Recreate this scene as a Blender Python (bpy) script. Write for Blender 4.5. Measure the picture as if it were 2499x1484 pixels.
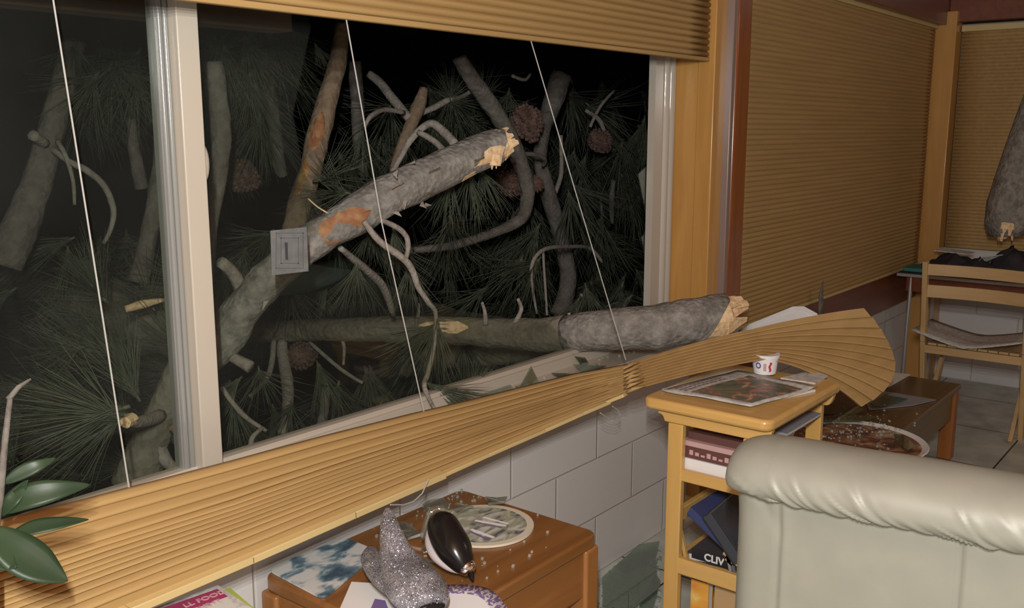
import bpy, bmesh, math, random
from mathutils import Vector, Matrix, noise
R = random.Random(7)
for o in list(bpy.data.objects): bpy.data.objects.remove(o)
scn = bpy.context.scene
COL = scn.collection

# ------------------------------------------------------------------ camera
FPX = 2330.0; PITCH = math.atan2(427, FPX); AZ = math.atan2(1900, math.hypot(FPX, 427))
EYE = Vector((0, 0, 1.5))
fh = Vector((math.cos(AZ), math.sin(AZ), 0)); RT = Vector((math.sin(AZ), -math.cos(AZ), 0)); ZU = Vector((0, 0, 1))
FW = fh * math.cos(PITCH) - ZU * math.sin(PITCH); UP = fh * math.sin(PITCH) + ZU * math.cos(PITCH)
cam = bpy.data.objects.new('camera', bpy.data.cameras.new('camera')); COL.objects.link(cam)
cam.data.sensor_width = 36; cam.data.lens = FPX / 2499 * 36; cam.data.clip_start = .02
m = Matrix.Identity(4)
for i in range(3): m[i][0], m[i][1], m[i][2], m[i][3] = RT[i], UP[i], -FW[i], EYE[i]
cam.matrix_world = m
scn.camera = cam
# ------------------------------------------------------------------ light: night outside, a four-lamp video light held just above and behind the lens, two added fill lights under the ceiling, no lamps seen there
w = bpy.data.worlds.new('night'); scn.world = w; w.use_nodes = True
w.node_tree.nodes['Background'].inputs[0].default_value = (.5, .6, .8, 1); w.node_tree.nodes['Background'].inputs[1].default_value = .0006
for k in range(4):
    ld = bpy.data.lights.new('video_lamp', 'POINT'); ld.energy = 53; ld.shadow_soft_size = .013; ld.color = (1, .985, .94)
    lo = bpy.data.objects.new('video_lamp', ld); COL.objects.link(lo); lo.location = EYE + Vector((-.09, -.03, .18 + .07 * k))
ld = bpy.data.lights.new('fill_light', 'POINT'); ld.energy = 3; ld.shadow_soft_size = .12; ld.color = (1, .8, .58)  # added weak fill for the near room, not a seen lamp
lo = bpy.data.objects.new('fill_light', ld); COL.objects.link(lo); lo.location = (.6, -1.2, 2.3)
ld = bpy.data.lights.new('fill_light', 'POINT'); ld.energy = 12; ld.shadow_soft_size = .15; ld.color = (1, .93, .84)  # added fill to brighten the far end of the room
lo = bpy.data.objects.new('fill_light', ld); COL.objects.link(lo); lo.location = (4.0, -.9, 2.42)
scn.view_settings.view_transform = 'Standard'; scn.view_settings.look = 'None'
scn.view_settings.gamma = 1; scn.view_settings.use_curve_mapping = False; scn.view_settings.exposure = 0

# a photo direction met with the plane y=, z= or x= : where in the room a thing stands
def ray(x, y): return FW * FPX + RT * (x - 1249.5) + UP * (742 - y)
def PY(x, y, Y): d = ray(x, y); return EYE + d * (Y / d.y)
def PZ(x, y, Z): d = ray(x, y); return EYE + d * ((Z - EYE.z) / d.z)
def PX(x, y, X): d = ray(x, y); return EYE + d * (X / d.x)
def mpp(p): return (Vector(p) - EYE).dot(FW) / FPX      # metres per photo pixel at p

# ------------------------------------------------------------------ geometry helper
class G:
    def __init__(s): s.v = []; s.f = []; s.mi = []; s.cur = 0
    def mat(s, i): s.cur = i; return s
    def add(s, vs, fs):
        b = len(s.v); s.v += [Vector(v) for v in vs]
        for f in fs: s.f.append([b + i for i in f]); s.mi.append(s.cur)
        return s
    def box(s, a, b):
        x0, y0, z0 = a; x1, y1, z1 = b
        return s.add([(x0,y0,z0),(x1,y0,z0),(x1,y1,z0),(x0,y1,z0),(x0,y0,z1),(x1,y0,z1),(x1,y1,z1),(x0,y1,z1)],
                     [(3,2,1,0),(4,5,6,7),(0,1,5,4),(1,2,6,5),(2,3,7,6),(3,0,4,7)])
    def obox(s, c, ax, ay, az):       # half-axis vectors
        c = Vector(c); vs = []
        for k in (-1, 1):
            for (i, j) in ((-1,-1),(1,-1),(1,1),(-1,1)): vs.append(c + ax*i + ay*j + az*k)
        return s.add(vs, [(3,2,1,0),(4,5,6,7),(0,1,5,4),(1,2,6,5),(2,3,7,6),(3,0,4,7)])
    def bar(s, a, b, wd, th, up=(0,0,1)):
        a, b = Vector(a), Vector(b); d = (b - a); L = d.length; d.normalize()
        sd = d.cross(Vector(up)).normalized(); u = sd.cross(d)
        return s.obox((a+b)/2, d*L/2, sd*wd/2, u*th/2)
    def tube(s, pts, rad, n=10, cap=True, jit=0, flat=None, seed=0):
        pts = [Vector(p) for p in pts]
        if not hasattr(rad, '__len__'): rad = [rad] * len(pts)
        t = (pts[1] - pts[0]).normalized(); u = t.cross(Vector((.31, .22, .93))).normalized(); b = len(s.v)
        for i, p in enumerate(pts):
            t = (pts[min(i+1, len(pts)-1)] - pts[max(i-1, 0)]).normalized()
            u = (u - t * u.dot(t)).normalized(); v2 = t.cross(u)
            for k in range(n):
                a = 2*math.pi*k/n
                r = rad[i] * (1 + (jit * noise.noise(Vector((math.cos(a)*1.3+seed, math.sin(a)*1.3, i*.45+seed*3))) if jit else 0))
                s.v.append(p + u*math.cos(a)*r + v2*math.sin(a)*r)
        for i in range(len(pts)-1):
            for k in range(n):
                s.f.append([b+i*n+k, b+i*n+(k+1)%n, b+(i+1)*n+(k+1)%n, b+(i+1)*n+k]); s.mi.append(s.cur)
        if cap:
            s.f.append([b+k for k in range(n)][::-1]); s.mi.append(s.cur)
            s.f.append([b+(len(pts)-1)*n+k for k in range(n)]); s.mi.append(s.cur)
        return s
    def lathe(s, c, prof, n=24, ax=None):
        c = Vector(c); b = len(s.v)
        M = Matrix.Identity(3) if ax is None else Vector((0,0,1)).rotation_difference(Vector(ax)).to_matrix()
        for (r, z) in prof:
            for k in range(n): a = 2*math.pi*k/n; s.v.append(c + M @ Vector((r*math.cos(a), r*math.sin(a), z)))
        for i in range(len(prof)-1):
            for k in range(n):
                s.f.append([b+i*n+k, b+i*n+(k+1)%n, b+(i+1)*n+(k+1)%n, b+(i+1)*n+k]); s.mi.append(s.cur)
        return s
    def prism(s, poly, d):            # polygon (list of points) extruded by vector d
        n = len(poly); d = Vector(d); poly = [Vector(p) for p in poly]
        return s.add(poly + [p + d for p in poly], [list(range(n))[::-1], list(range(n, 2*n))] + [[i, (i+1)%n, n+(i+1)%n, n+i] for i in range(n)])
    def grid(s, rows, close=False):
        b = len(s.v); n = len(rows[0])
        for r in rows: s.v += [Vector(p) for p in r]
        for i in range(len(rows)-1):
            for k in range(n if close else n-1):
                s.f.append([b+i*n+k, b+i*n+(k+1)%n, b+(i+1)*n+(k+1)%n, b+(i+1)*n+k]); s.mi.append(s.cur)
        return s

def mesh_of(g, name, mats, off, smooth, fix=True):
    me = bpy.data.meshes.new(name)
    me.from_pydata([v - off for v in g.v], [], g.f)
    for i, p in enumerate(me.polygons): p.material_index = g.mi[i]
    for mt in (mats if isinstance(mats, (list, tuple)) else [mats]): me.materials.append(mt)
    if fix:
        bm = bmesh.new(); bm.from_mesh(me); bmesh.ops.recalc_face_normals(bm, faces=bm.faces); bm.to_mesh(me); bm.free()
    if smooth: me.shade_smooth() if smooth is True else me.set_sharp_from_angle(angle=math.radians(smooth))
    if smooth and smooth is not True: 
        for p in me.polygons: p.use_smooth = True
    me.update(); return me
BASE = {}
def mods(o, bevel, solid, sub):
    if solid: q = o.modifiers.new('solid', 'SOLIDIFY'); q.thickness = solid; q.offset = 0
    if bevel: q = o.modifiers.new('bevel', 'BEVEL'); q.width = bevel; q.segments = 3; q.limit_method = 'ANGLE'; q.angle_limit = .6
    if sub: q = o.modifiers.new('sub', 'SUBSURF'); q.levels = sub; q.render_levels = sub
def thing(name, label, cat, loc, group=None):
    o = bpy.data.objects.new(name, None); COL.objects.link(o); o.location = loc; o.empty_display_size = .05
    o['label'] = label; o['category'] = cat
    if group: o['group'] = group
    BASE[o] = Vector(loc); return o
def part(name, g, mats, par, bevel=0, solid=0, sub=0, smooth=40, label=None, fix=True):
    off = BASE[par]; o = bpy.data.objects.new(name, mesh_of(g, name, mats, off, smooth, fix)); COL.objects.link(o); o.parent = par
    BASE[o] = off; mods(o, bevel, solid, sub)
    if label: o['label'] = label
    return o
def solo(name, g, mats, label, cat, group=None, bevel=0, solid=0, sub=0, smooth=40, kind=None, fix=True):
    xs = [v.x for v in g.v]; ys = [v.y for v in g.v]; zs = [v.z for v in g.v]
    off = Vector(((min(xs)+max(xs))/2, (min(ys)+max(ys))/2, min(zs)))
    o = bpy.data.objects.new(name, mesh_of(g, name, mats, off, smooth, fix)); COL.objects.link(o); o.location = off
    o['label'] = label; o['category'] = cat
    if group: o['group'] = group
    if kind: o['kind'] = kind
    BASE[o] = off; mods(o, bevel, solid, sub); return o
def struct(name, g, mats, bevel=0, smooth=40, par=None, solid=0):
    off = BASE[par] if par else Vector((0,0,0))
    o = bpy.data.objects.new(name, mesh_of(g, name, mats, off, smooth)); COL.objects.link(o)
    if par: o.parent = par
    o['kind'] = 'structure'; BASE[o] = off; mods(o, bevel, solid, 0); return o
def lettering(body, par, mt, org, xd, yd, size, ext=.0006, bold=0, name='lettering'):
    cu = bpy.data.curves.new('t', 'FONT'); cu.body = body; cu.size = size; cu.extrude = ext; cu.offset = bold
    t = bpy.data.objects.new('t', cu); COL.objects.link(t); dg = bpy.context.evaluated_depsgraph_get(); dg.update()
    me = bpy.data.meshes.new_from_object(t.evaluated_get(dg)); bpy.data.objects.remove(t)
    xd = Vector(xd).normalized(); zd = xd.cross(Vector(yd)).normalized(); yd = zd.cross(xd)
    for v in me.vertices: c = v.co.copy(); v.co = Vector(org) + xd*c.x + yd*c.y + zd*c.z - BASE[par]
    me.materials.clear(); me.materials.append(mt); me.name = name
    o = bpy.data.objects.new(name, me); COL.objects.link(o); o.parent = par; BASE[o] = BASE[par]; return o

# ------------------------------------------------------------------ materials
def nmat(name):
    mt = bpy.data.materials.new(name); mt.use_nodes = True; nt = mt.node_tree
    return mt, nt, nt.nodes['Principled BSDF']
def N(nt, t, **kw):
    n = nt.nodes.new(t)
    for k, v in kw.items():
        if isinstance(k, str) and hasattr(n, k): setattr(n, k, v)
        else: n.inputs[k].default_value = v
    return n
def coords(nt, sc=(1,1,1), rot=(0,0,0)):
    tc = nt.nodes.new('ShaderNodeTexCoord'); mp = nt.nodes.new('ShaderNodeMapping')
    mp.inputs['Scale'].default_value = sc; mp.inputs['Rotation'].default_value = rot
    nt.links.new(tc.outputs['Object'], mp.inputs['Vector']); return mp.outputs['Vector']
def ramp(nt, fac, stops):
    r = nt.nodes.new('ShaderNodeValToRGB'); e = r.color_ramp.elements
    while len(e) < len(stops): e.new(.5)
    for i, (p, c) in enumerate(stops): e[i].position = p; e[i].color = (*c, 1)
    nt.links.new(fac, r.inputs['Fac']); return r.outputs['Color']
def plain(name, c, rough=.6, metal=0, spec=.5, coat=0):
    mt, nt, b = nmat(name); b.inputs['Base Color'].default_value = (*c, 1); b.inputs['Roughness'].default_value = rough
    b.inputs['Metallic'].default_value = metal; b.inputs['Specular IOR Level'].default_value = spec; b.inputs['Coat Weight'].default_value = coat
    return mt
def noisy(name, stops, scale=8, detail=6, rough=.7, sc=(1,1,1), bump=0, bdist=.01, spec=.4, coat=0, rot=(0,0,0), dist=0):
    mt, nt, b = nmat(name); v = coords(nt, sc, rot); n = N(nt, 'ShaderNodeTexNoise'); n.inputs['Scale'].default_value = scale
    n.inputs['Detail'].default_value = detail; n.inputs['Distortion'].default_value = dist; nt.links.new(v, n.inputs['Vector'])
    nt.links.new(ramp(nt, n.outputs['Fac'], stops), b.inputs['Base Color'])
    b.inputs['Roughness'].default_value = rough; b.inputs['Specular IOR Level'].default_value = spec; b.inputs['Coat Weight'].default_value = coat
    b.inputs['Coat Roughness'].default_value = .15
    if bump:
        bp = nt.nodes.new('ShaderNodeBump'); bp.inputs['Strength'].default_value = bump; bp.inputs['Distance'].default_value = bdist
        nt.links.new(n.outputs['Fac'], bp.inputs['Height']); nt.links.new(bp.outputs['Normal'], b.inputs['Normal'])
    return mt
def wood(name, c0, c1, axis='x', rough=.35, coat=.3, scale=5):
    sc = {'x': (.08,1,1), 'y': (1,.08,1), 'z': (1,1,.08)}[axis]
    return noisy(name, [(.3, c0), (.7, c1)], scale*6, 6, rough, sc, .06, .002, coat=coat, dist=.8)
def bark(name, cols, scale=22, bump=.8, patch=None, patch_th=.62):
    mt, nt, b = nmat(name); v = coords(nt)
    n1 = N(nt, 'ShaderNodeTexNoise'); n1.inputs['Scale'].default_value = scale; n1.inputs['Detail'].default_value = 9; n1.inputs['Roughness'].default_value = .7
    vo = N(nt, 'ShaderNodeTexVoronoi'); vo.inputs['Scale'].default_value = scale*2.2
    nt.links.new(v, n1.inputs['Vector']); nt.links.new(v, vo.inputs['Vector'])
    col = ramp(nt, n1.outputs['Fac'], [(.3, cols[0]), (.5, cols[1]), (.72, cols[2])])
    if patch:
        n2 = N(nt, 'ShaderNodeTexNoise'); n2.inputs['Scale'].default_value = 6; n2.inputs['Detail'].default_value = 5; nt.links.new(v, n2.inputs['Vector'])
        mx = N(nt, 'ShaderNodeMix', data_type='RGBA'); f = ramp(nt, n2.outputs['Fac'], [(patch_th, (0,0,0)), (patch_th+.06, (1,1,1))])
        nt.links.new(f, mx.inputs['Factor']); nt.links.new(col, mx.inputs[6]); mx.inputs[7].default_value = (*patch, 1); col = mx.outputs[2]
    nt.links.new(col, b.inputs['Base Color']); b.inputs['Roughness'].default_value = .85; b.inputs['Specular IOR Level'].default_value = .25
    ad = N(nt, 'ShaderNodeMath', operation='ADD'); nt.links.new(n1.outputs['Fac'], ad.inputs[0]); nt.links.new(vo.outputs['Distance'], ad.inputs[1])
    bp = nt.nodes.new('ShaderNodeBump'); bp.inputs['Strength'].default_value = bump; bp.inputs['Distance'].default_value = .006
    nt.links.new(ad.outputs[0], bp.inputs['Height']); nt.links.new(bp.outputs['Normal'], b.inputs['Normal'])
    return mt
def glass(name, tint=(.86,.92,.88), dust=.03, gl=.06, facing=.25, rough=.02, dustc=(.6,.62,.58), gk=.5):
    mt, nt, b = nmat(name); nt.nodes.remove(b); out = nt.nodes['Material Output']
    tr = N(nt, 'ShaderNodeBsdfTransparent'); tr.inputs[0].default_value = (*tint, 1)
    g = N(nt, 'ShaderNodeBsdfGlossy'); g.inputs['Roughness'].default_value = rough; g.inputs[0].default_value = (.95,1,.97,1)
    df = N(nt, 'ShaderNodeBsdfDiffuse'); df.inputs[0].default_value = (*dustc, 1)
    lw = N(nt, 'ShaderNodeLayerWeight'); lw.inputs[0].default_value = facing
    ml = N(nt, 'ShaderNodeMath', operation='MULTIPLY_ADD'); ml.inputs[1].default_value = gk; ml.inputs[2].default_value = gl
    nt.links.new(lw.outputs['Facing'], ml.inputs[0])
    m1 = N(nt, 'ShaderNodeMixShader'); nt.links.new(ml.outputs[0], m1.inputs[0]); nt.links.new(tr.outputs[0], m1.inputs[1]); nt.links.new(g.outputs[0], m1.inputs[2])
    m2 = N(nt, 'ShaderNodeMixShader'); nt.links.new(m1.outputs[0], m2.inputs[1]); nt.links.new(df.outputs[0], m2.inputs[2])
    v = coords(nt); n = N(nt, 'ShaderNodeTexNoise'); n.inputs['Scale'].default_value = 3; n.inputs['Detail'].default_value = 5; nt.links.new(v, n.inputs['Vector'])
    m3 = N(nt, 'ShaderNodeMath', operation='MULTIPLY'); m3.inputs[1].default_value = dust*2; nt.links.new(n.outputs['Fac'], m3.inputs[0])
    nt.links.new(m3.outputs[0], m2.inputs[0]); nt.links.new(m2.outputs[0], out.inputs[0]); return mt

M = {}
M['block'] = None
def block_mat():
    mt, nt, b = nmat('painted_block'); tc = N(nt, 'ShaderNodeTexCoord'); sp = N(nt, 'ShaderNodeSeparateXYZ'); nt.links.new(tc.outputs['Object'], sp.inputs[0])
    ad = N(nt, 'ShaderNodeMath', operation='ADD'); nt.links.new(sp.outputs['X'], ad.inputs[0]); nt.links.new(sp.outputs['Y'], ad.inputs[1])
    a2 = N(nt, 'ShaderNodeMath', operation='ADD'); a2.inputs[1].default_value = .10; nt.links.new(ad.outputs[0], a2.inputs[0])
    cb = N(nt, 'ShaderNodeCombineXYZ'); nt.links.new(a2.outputs[0], cb.inputs[0]); nt.links.new(sp.outputs['Z'], cb.inputs[1])
    br = N(nt, 'ShaderNodeTexBrick'); br.offset = .5; br.inputs['Scale'].default_value = 1; br.inputs['Brick Width'].default_value = .457; br.inputs['Row Height'].default_value = .207
    br.inputs['Mortar Size'].default_value = .005; br.inputs['Mortar Smooth'].default_value = .8
    br.inputs['Color1'].default_value = (.655,.63,.615,1); br.inputs['Color2'].default_value = (.62,.595,.58,1); br.inputs['Mortar'].default_value = (.56,.51,.475,1)
    nt.links.new(cb.outputs[0], br.inputs['Vector']); nt.links.new(br.outputs['Color'], b.inputs['Base Color'])
    n = N(nt, 'ShaderNodeTexNoise'); n.inputs['Scale'].default_value = 60; n.inputs['Detail'].default_value = 4; nt.links.new(tc.outputs['Object'], n.inputs['Vector'])
    mm = N(nt, 'ShaderNodeMath', operation='MULTIPLY_ADD'); mm.inputs[1].default_value = .12; nt.links.new(n.outputs['Fac'], mm.inputs[0])
    iv = N(nt, 'ShaderNodeMath', operation='SUBTRACT'); iv.inputs[0].default_value = 1; nt.links.new(br.outputs['Fac'], iv.inputs[1]); nt.links.new(iv.outputs[0], mm.inputs[2])
    bp = N(nt, 'ShaderNodeBump'); bp.inputs['Strength'].default_value = .55; bp.inputs['Distance'].default_value = .006
    nt.links.new(mm.outputs[0], bp.inputs['Height']); nt.links.new(bp.outputs['Normal'], b.inputs['Normal']); b.inputs['Roughness'].default_value = .55
    return mt
M['block'] = block_mat()
def floor_mat():
    mt, nt, b = nmat('slate_tile'); v = coords(nt); br = N(nt, 'ShaderNodeTexBrick'); br.offset = 0
    br.inputs['Scale'].default_value = 1; br.inputs['Brick Width'].default_value = .6; br.inputs['Row Height'].default_value = .6; br.inputs['Mortar Size'].default_value = .004
    br.inputs['Color1'].default_value = (.64,.66,.60,1); br.inputs['Color2'].default_value = (.58,.60,.545,1); br.inputs['Mortar'].default_value = (.03,.03,.028,1)
    mp = N(nt, 'ShaderNodeMapping'); mp.inputs['Location'].default_value = (.27,.33,0); nt.links.new(v, mp.inputs[0]); nt.links.new(mp.outputs[0], br.inputs['Vector'])
    n = N(nt, 'ShaderNodeTexNoise'); n.inputs['Scale'].default_value = 7; n.inputs['Detail'].default_value = 8; nt.links.new(v, n.inputs['Vector'])
    mx = N(nt, 'ShaderNodeMix', data_type='RGBA', blend_type='MULTIPLY'); mx.inputs[0].default_value = .7
    nt.links.new(br.outputs['Color'], mx.inputs[6]); nt.links.new(ramp(nt, n.outputs['Fac'], [(.3,(.45,.47,.46)),(.7,(1,1,1))]), mx.inputs[7])
    nt.links.new(mx.outputs[2], b.inputs['Base Color']); b.inputs['Roughness'].default_value = .38; return mt
M['floor'] = floor_mat()
M['plaster'] = noisy('plaster', [(.3,(.5,.45,.4)),(.7,(.56,.5,.45))], 5, rough=.8)
M['ceil'] = wood('ceiling_wood', (.22,.08,.03), (.3,.12,.05), 'x', .5, 0)
M['trim'] = wood('orange_pine', (.50,.255,.07), (.59,.315,.092), 'z', .3, .35)
M['trimx'] = wood('orange_pine_long', (.50,.255,.07), (.59,.315,.092), 'x', .3, .35)
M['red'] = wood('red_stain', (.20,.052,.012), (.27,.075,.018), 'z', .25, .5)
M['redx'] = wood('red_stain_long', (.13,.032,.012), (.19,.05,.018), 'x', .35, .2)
M['alu'] = plain('cream_frame', (.52,.465,.39), .25, spec=.5)
M['alug'] = plain('cream_channel', (.50,.46,.40), .03, .0, .6)
M['blind'] = noisy('tan_pleat', [(.35,(.41,.262,.105)),(.65,(.46,.298,.12))], 40, rough=.55, sc=(.05,1,1), bump=.05, spec=.45)
M['rail'] = plain('cream_rail', (.62,.47,.22), .4)
M['cord'] = plain('white_cord', (.42,.41,.39), .7)
M['glass'] = glass('window_glass', (.85,.87,.84), .010, .006, .12, gk=.12)
M['shard'] = glass('shard_glass', (.66,.76,.70), .10, .08, .3, dustc=(.22,.26,.24))
M['crumb'] = glass('crumb_glass', (.8,.88,.83), .22, .35, .4, .22, dustc=(.75,.8,.78))
M['clear'] = glass('clear_glass', (.86,.89,.84), .05, .16, .5, .10)
M['bark'] = bark('grey_bark', [(.13,.118,.105),(.25,.232,.21),(.40,.38,.345)], 26, patch=(.30,.15,.08), patch_th=.69)
M['barkg'] = bark('mossy_bark', [(.13,.115,.085),(.205,.185,.145),(.29,.265,.21)], patch=(.20,.19,.10), patch_th=.64)
M['barko'] = bark('torn_bark', [(.15,.10,.07),(.25,.18,.12),(.33,.25,.17)], patch=(.36,.17,.07), patch_th=.63)
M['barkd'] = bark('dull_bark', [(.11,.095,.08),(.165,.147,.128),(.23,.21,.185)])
M['twig'] = bark('twig_bark', [(.22,.19,.17),(.32,.285,.25),(.40,.36,.32)], 40, .4)
M['split'] = noisy('split_wood', [(.3,(.68,.42,.21)),(.6,(.90,.68,.42))], 60, rough=.7, sc=(1,1,1), bump=.5)
M['needle'] = noisy('pine_needle', [(.3,(.066,.078,.052)),(.7,(.125,.138,.092))], 9, rough=.5)
M['cone'] = noisy('pine_cone', [(.3,(.10,.055,.045)),(.7,(.20,.12,.095))], 30, rough=.8)
M['ground'] = noisy('night_ground', [(.3,(.02,.02,.016)),(.7,(.06,.055,.045))], 9, rough=.95, bump=.8, bdist=.05)
M['teak'] = wood('dark_table_wood', (.20,.082,.022), (.27,.115,.034), 'x', .35, .3)
M['teaks'] = wood('dark_table_side', (.22,.09,.025), (.30,.125,.036), 'x', .4, .2)
M['teakz'] = wood('dark_table_leg', (.26,.105,.03), (.35,.15,.042), 'z', .35, .3)
M['honey'] = wood('honey_pine_y', (.62,.37,.115), (.70,.43,.145), 'y', .3, .4)
M['honeyz'] = wood('honey_pine_z', (.60,.355,.105), (.68,.42,.135), 'z', .32, .3)
M['beech'] = wood('beech_chair', (.50,.33,.15), (.58,.39,.19), 'y', .45, .1)
M['beechz'] = wood('beech_chair_up', (.50,.33,.15), (.58,.39,.19), 'z', .45, .1)
M['coffee'] = wood('walnut_top', (.11,.062,.022), (.16,.09,.032), 'x', .3, .3)
M['coffeel'] = wood('walnut_leg', (.26,.09,.02), (.34,.125,.03), 'z', .4, .1)
M['leather'] = noisy('cream_leather', [(.35,(.295,.295,.25)),(.65,(.32,.315,.265))], 14, rough=.42, bump=.04, bdist=.002, spec=.45)
M['paper'] = plain('white_paper', (.74,.73,.71), .8)
M['news'] = noisy('newsprint', [(.42,(.45,.44,.42)),(.55,(.60,.59,.56))], 60, rough=.85)
M['white'] = plain('white_card', (.83,.83,.84), .6)
M['cream'] = plain('cream_card', (.68,.62,.5), .6)
M['black'] = plain('black_gloss', (.012,.010,.010), .22, spec=.35)
M['blackm'] = plain('black_matt', (.02,.02,.024), .6)
M['navy'] = plain('navy_cover', (.05,.065,.17), .4)
M['slate'] = plain('slate_cover', (.055,.06,.075), .4)
M['maroon'] = plain('maroon_cover', (.13,.055,.05), .5)
M['pink'] = plain('pink_cover', (.56,.36,.36), .5)
M['purple'] = plain('purple_ink', (.20,.13,.30), .5)
M['magenta'] = plain('magenta_cover', (.36,.035,.12), .45)
M['lime'] = plain('lime_cover', (.42,.50,.10), .5)
M['kraft'] = plain('kraft_card', (.52,.34,.17), .7)
M['red_ink'] = plain('red_ink', (.55,.04,.06), .6)
M['blue_ink'] = plain('blue_ink', (.12,.10,.38), .6)
M['metal'] = plain('grey_steel', (.42,.40,.40), .35, .6)
M['silver'] = plain('mirror_silver', (.9,.9,.88), .12, 1)
M['teal'] = plain('teal_cloth', (.03,.16,.14), .7)
M['cloth'] = noisy('dark_cloth', [(.3,(.02,.018,.022)),(.7,(.045,.04,.045))], 12, rough=.9)
M['greybook'] = plain('grey_cover', (.30,.30,.33), .5)
M['leaf'] = noisy('leaf_green', [(.3,(.018,.036,.018)),(.7,(.036,.06,.028))], 10, rough=.4, spec=.25)
M['terra'] = plain('terracotta', (.4,.15,.07), .8)
M['soil'] = plain('soil', (.05,.03,.02), .9)
M['orange_patch'] = noisy('orange_sap', [(.4,(.30,.14,.05)),(.6,(.50,.30,.12))], 40, rough=.45)
M['tape'] = noisy('sticker_film', [(.35,(.15,.155,.155)),(.65,(.20,.205,.205))], 40, rough=.5)

def glitter():
    mt, nt, b = nmat('silver_glitter'); v = coords(nt)
    vo = N(nt, 'ShaderNodeTexVoronoi'); vo.inputs['Scale'].default_value = 620; nt.links.new(v, vo.inputs['Vector'])
    n = N(nt, 'ShaderNodeTexNoise'); n.inputs['Scale'].default_value = 25; nt.links.new(v, n.inputs['Vector'])
    nt.links.new(ramp(nt, n.outputs['Fac'], [(.35,(.25,.245,.27)),(.65,(.42,.41,.46))]), b.inputs['Base Color'])
    geo = N(nt, 'ShaderNodeNewGeometry'); sc = N(nt, 'ShaderNodeVectorMath', operation='SUBTRACT'); sc.inputs[1].default_value = (.5,.5,.5); nt.links.new(vo.outputs['Color'], sc.inputs[0])
    s2 = N(nt, 'ShaderNodeVectorMath', operation='SCALE'); s2.inputs['Scale'].default_value = 1.3; nt.links.new(sc.outputs[0], s2.inputs[0])
    ad = N(nt, 'ShaderNodeVectorMath', operation='ADD'); nt.links.new(geo.outputs['Normal'], ad.inputs[0]); nt.links.new(s2.outputs[0], ad.inputs[1])
    nm = N(nt, 'ShaderNodeVectorMath', operation='NORMALIZE'); nt.links.new(ad.outputs[0], nm.inputs[0]); nt.links.new(nm.outputs[0], b.inputs['Normal'])
    b.inputs['Metallic'].default_value = .45; b.inputs['Roughness'].default_value = .28; b.inputs['Coat Weight'].default_value = .4; return mt
M['glitter'] = glitter()
def picture(name, stops, scale, sc=(1,1,1), rough=.4, seed=0, detail=4, dist=1.5):
    mt, nt, b = nmat(name); tc = N(nt, 'ShaderNodeTexCoord'); mp = N(nt, 'ShaderNodeMapping'); mp.inputs['Scale'].default_value = sc; mp.inputs['Location'].default_value = (seed, seed*.7, 0)
    nt.links.new(tc.outputs['Object'], mp.inputs[0]); n = N(nt, 'ShaderNodeTexNoise'); n.inputs['Scale'].default_value = scale; n.inputs['Detail'].default_value = detail; n.inputs['Distortion'].default_value = dist
    nt.links.new(mp.outputs[0], n.inputs['Vector']); nt.links.new(ramp(nt, n.outputs['Fac'], stops), b.inputs['Base Color']); b.inputs['Roughness'].default_value = rough; return mt
M['seaside'] = picture('blue_white_print', [(.36,(.05,.09,.13)),(.45,(.14,.23,.29)),(.49,(.40,.45,.47)),(.54,(.62,.62,.60))], 13, sc=(1,1.5,1), seed=2.9, detail=12, dist=.3)
M['village'] = picture('green_print', [(.36,(.09,.09,.15)),(.44,(.30,.32,.26)),(.54,(.40,.42,.30)),(.62,(.58,.58,.56))], 14, sc=(1,2,1), seed=1.1)
M['photo'] = picture('newspaper_photo', [(.30,(.06,.08,.055)),(.45,(.12,.145,.10)),(.53,(.17,.16,.13)),(.58,(.40,.14,.10)),(.66,(.48,.42,.28))], 16, seed=4, detail=5)
M['tray'] = picture('brown_print', [(.34,(.10,.04,.03)),(.48,(.24,.10,.06)),(.58,(.40,.22,.10)),(.68,(.5,.48,.46))], 12, seed=.4, detail=6)
M['spatter'] = picture('purple_spatter', [(.47,(.70,.68,.69)),(.50,(.22,.15,.34))], 130, detail=3, dist=.5)
M['sunset'] = picture('orange_print', [(.35,(.75,.25,.05)),(.55,(.8,.45,.08)),(.65,(.8,.65,.25))], 7, seed=3)

# ------------------------------------------------------------------ setting
YW = 1.686; YF = 1.794; YG = 1.825; XL = 3.20           # block face, frame face, glass, right reveal of the broken window
SILL = .715; FTOP = .752
g = G(); g.box((-2.6,YW,-.02),(6.9,YW+.26,.50)).box((-2.6,YW,.50),(3.42,YW+.26,SILL)).box((-2.6,YW,SILL),(-.35,YW+.26,2.6)).box((-.35,YW,2.25),(6.9,YW+.26,2.6)).box((3.42,YW+.06,.50),(6.9,YW+.26,.69))
struct('wall_window', g, M['block'])
g = G(); g.box((6.10,-3.6,-.02),(6.4,YW,.80)).box((6.10,-3.6,2.2),(6.4,YW,2.6)).box((6.24,-3.6,.80),(6.4,YW,2.2)); struct('wall_end', g, M['block'])
struct('wall_left', G().box((-2.8,-3.6,-.02),(-2.6,YW+.26,2.6)), M['plaster'])
struct('wall_back', G().box((-2.8,-3.8,-.02),(6.4,-3.6,2.6)), M['plaster'])
struct('floor', G().box((-2.8,-3.8,-.1),(6.4,YW+.02,0)), M['floor'])
struct('ceiling', G().box((-2.8,-3.8,2.6),(6.9,YW+.26,2.7)), M['ceil'])
struct('ground', G().box((-6,YW+.26,-.1),(12,14,0)), M['ground'])
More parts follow.
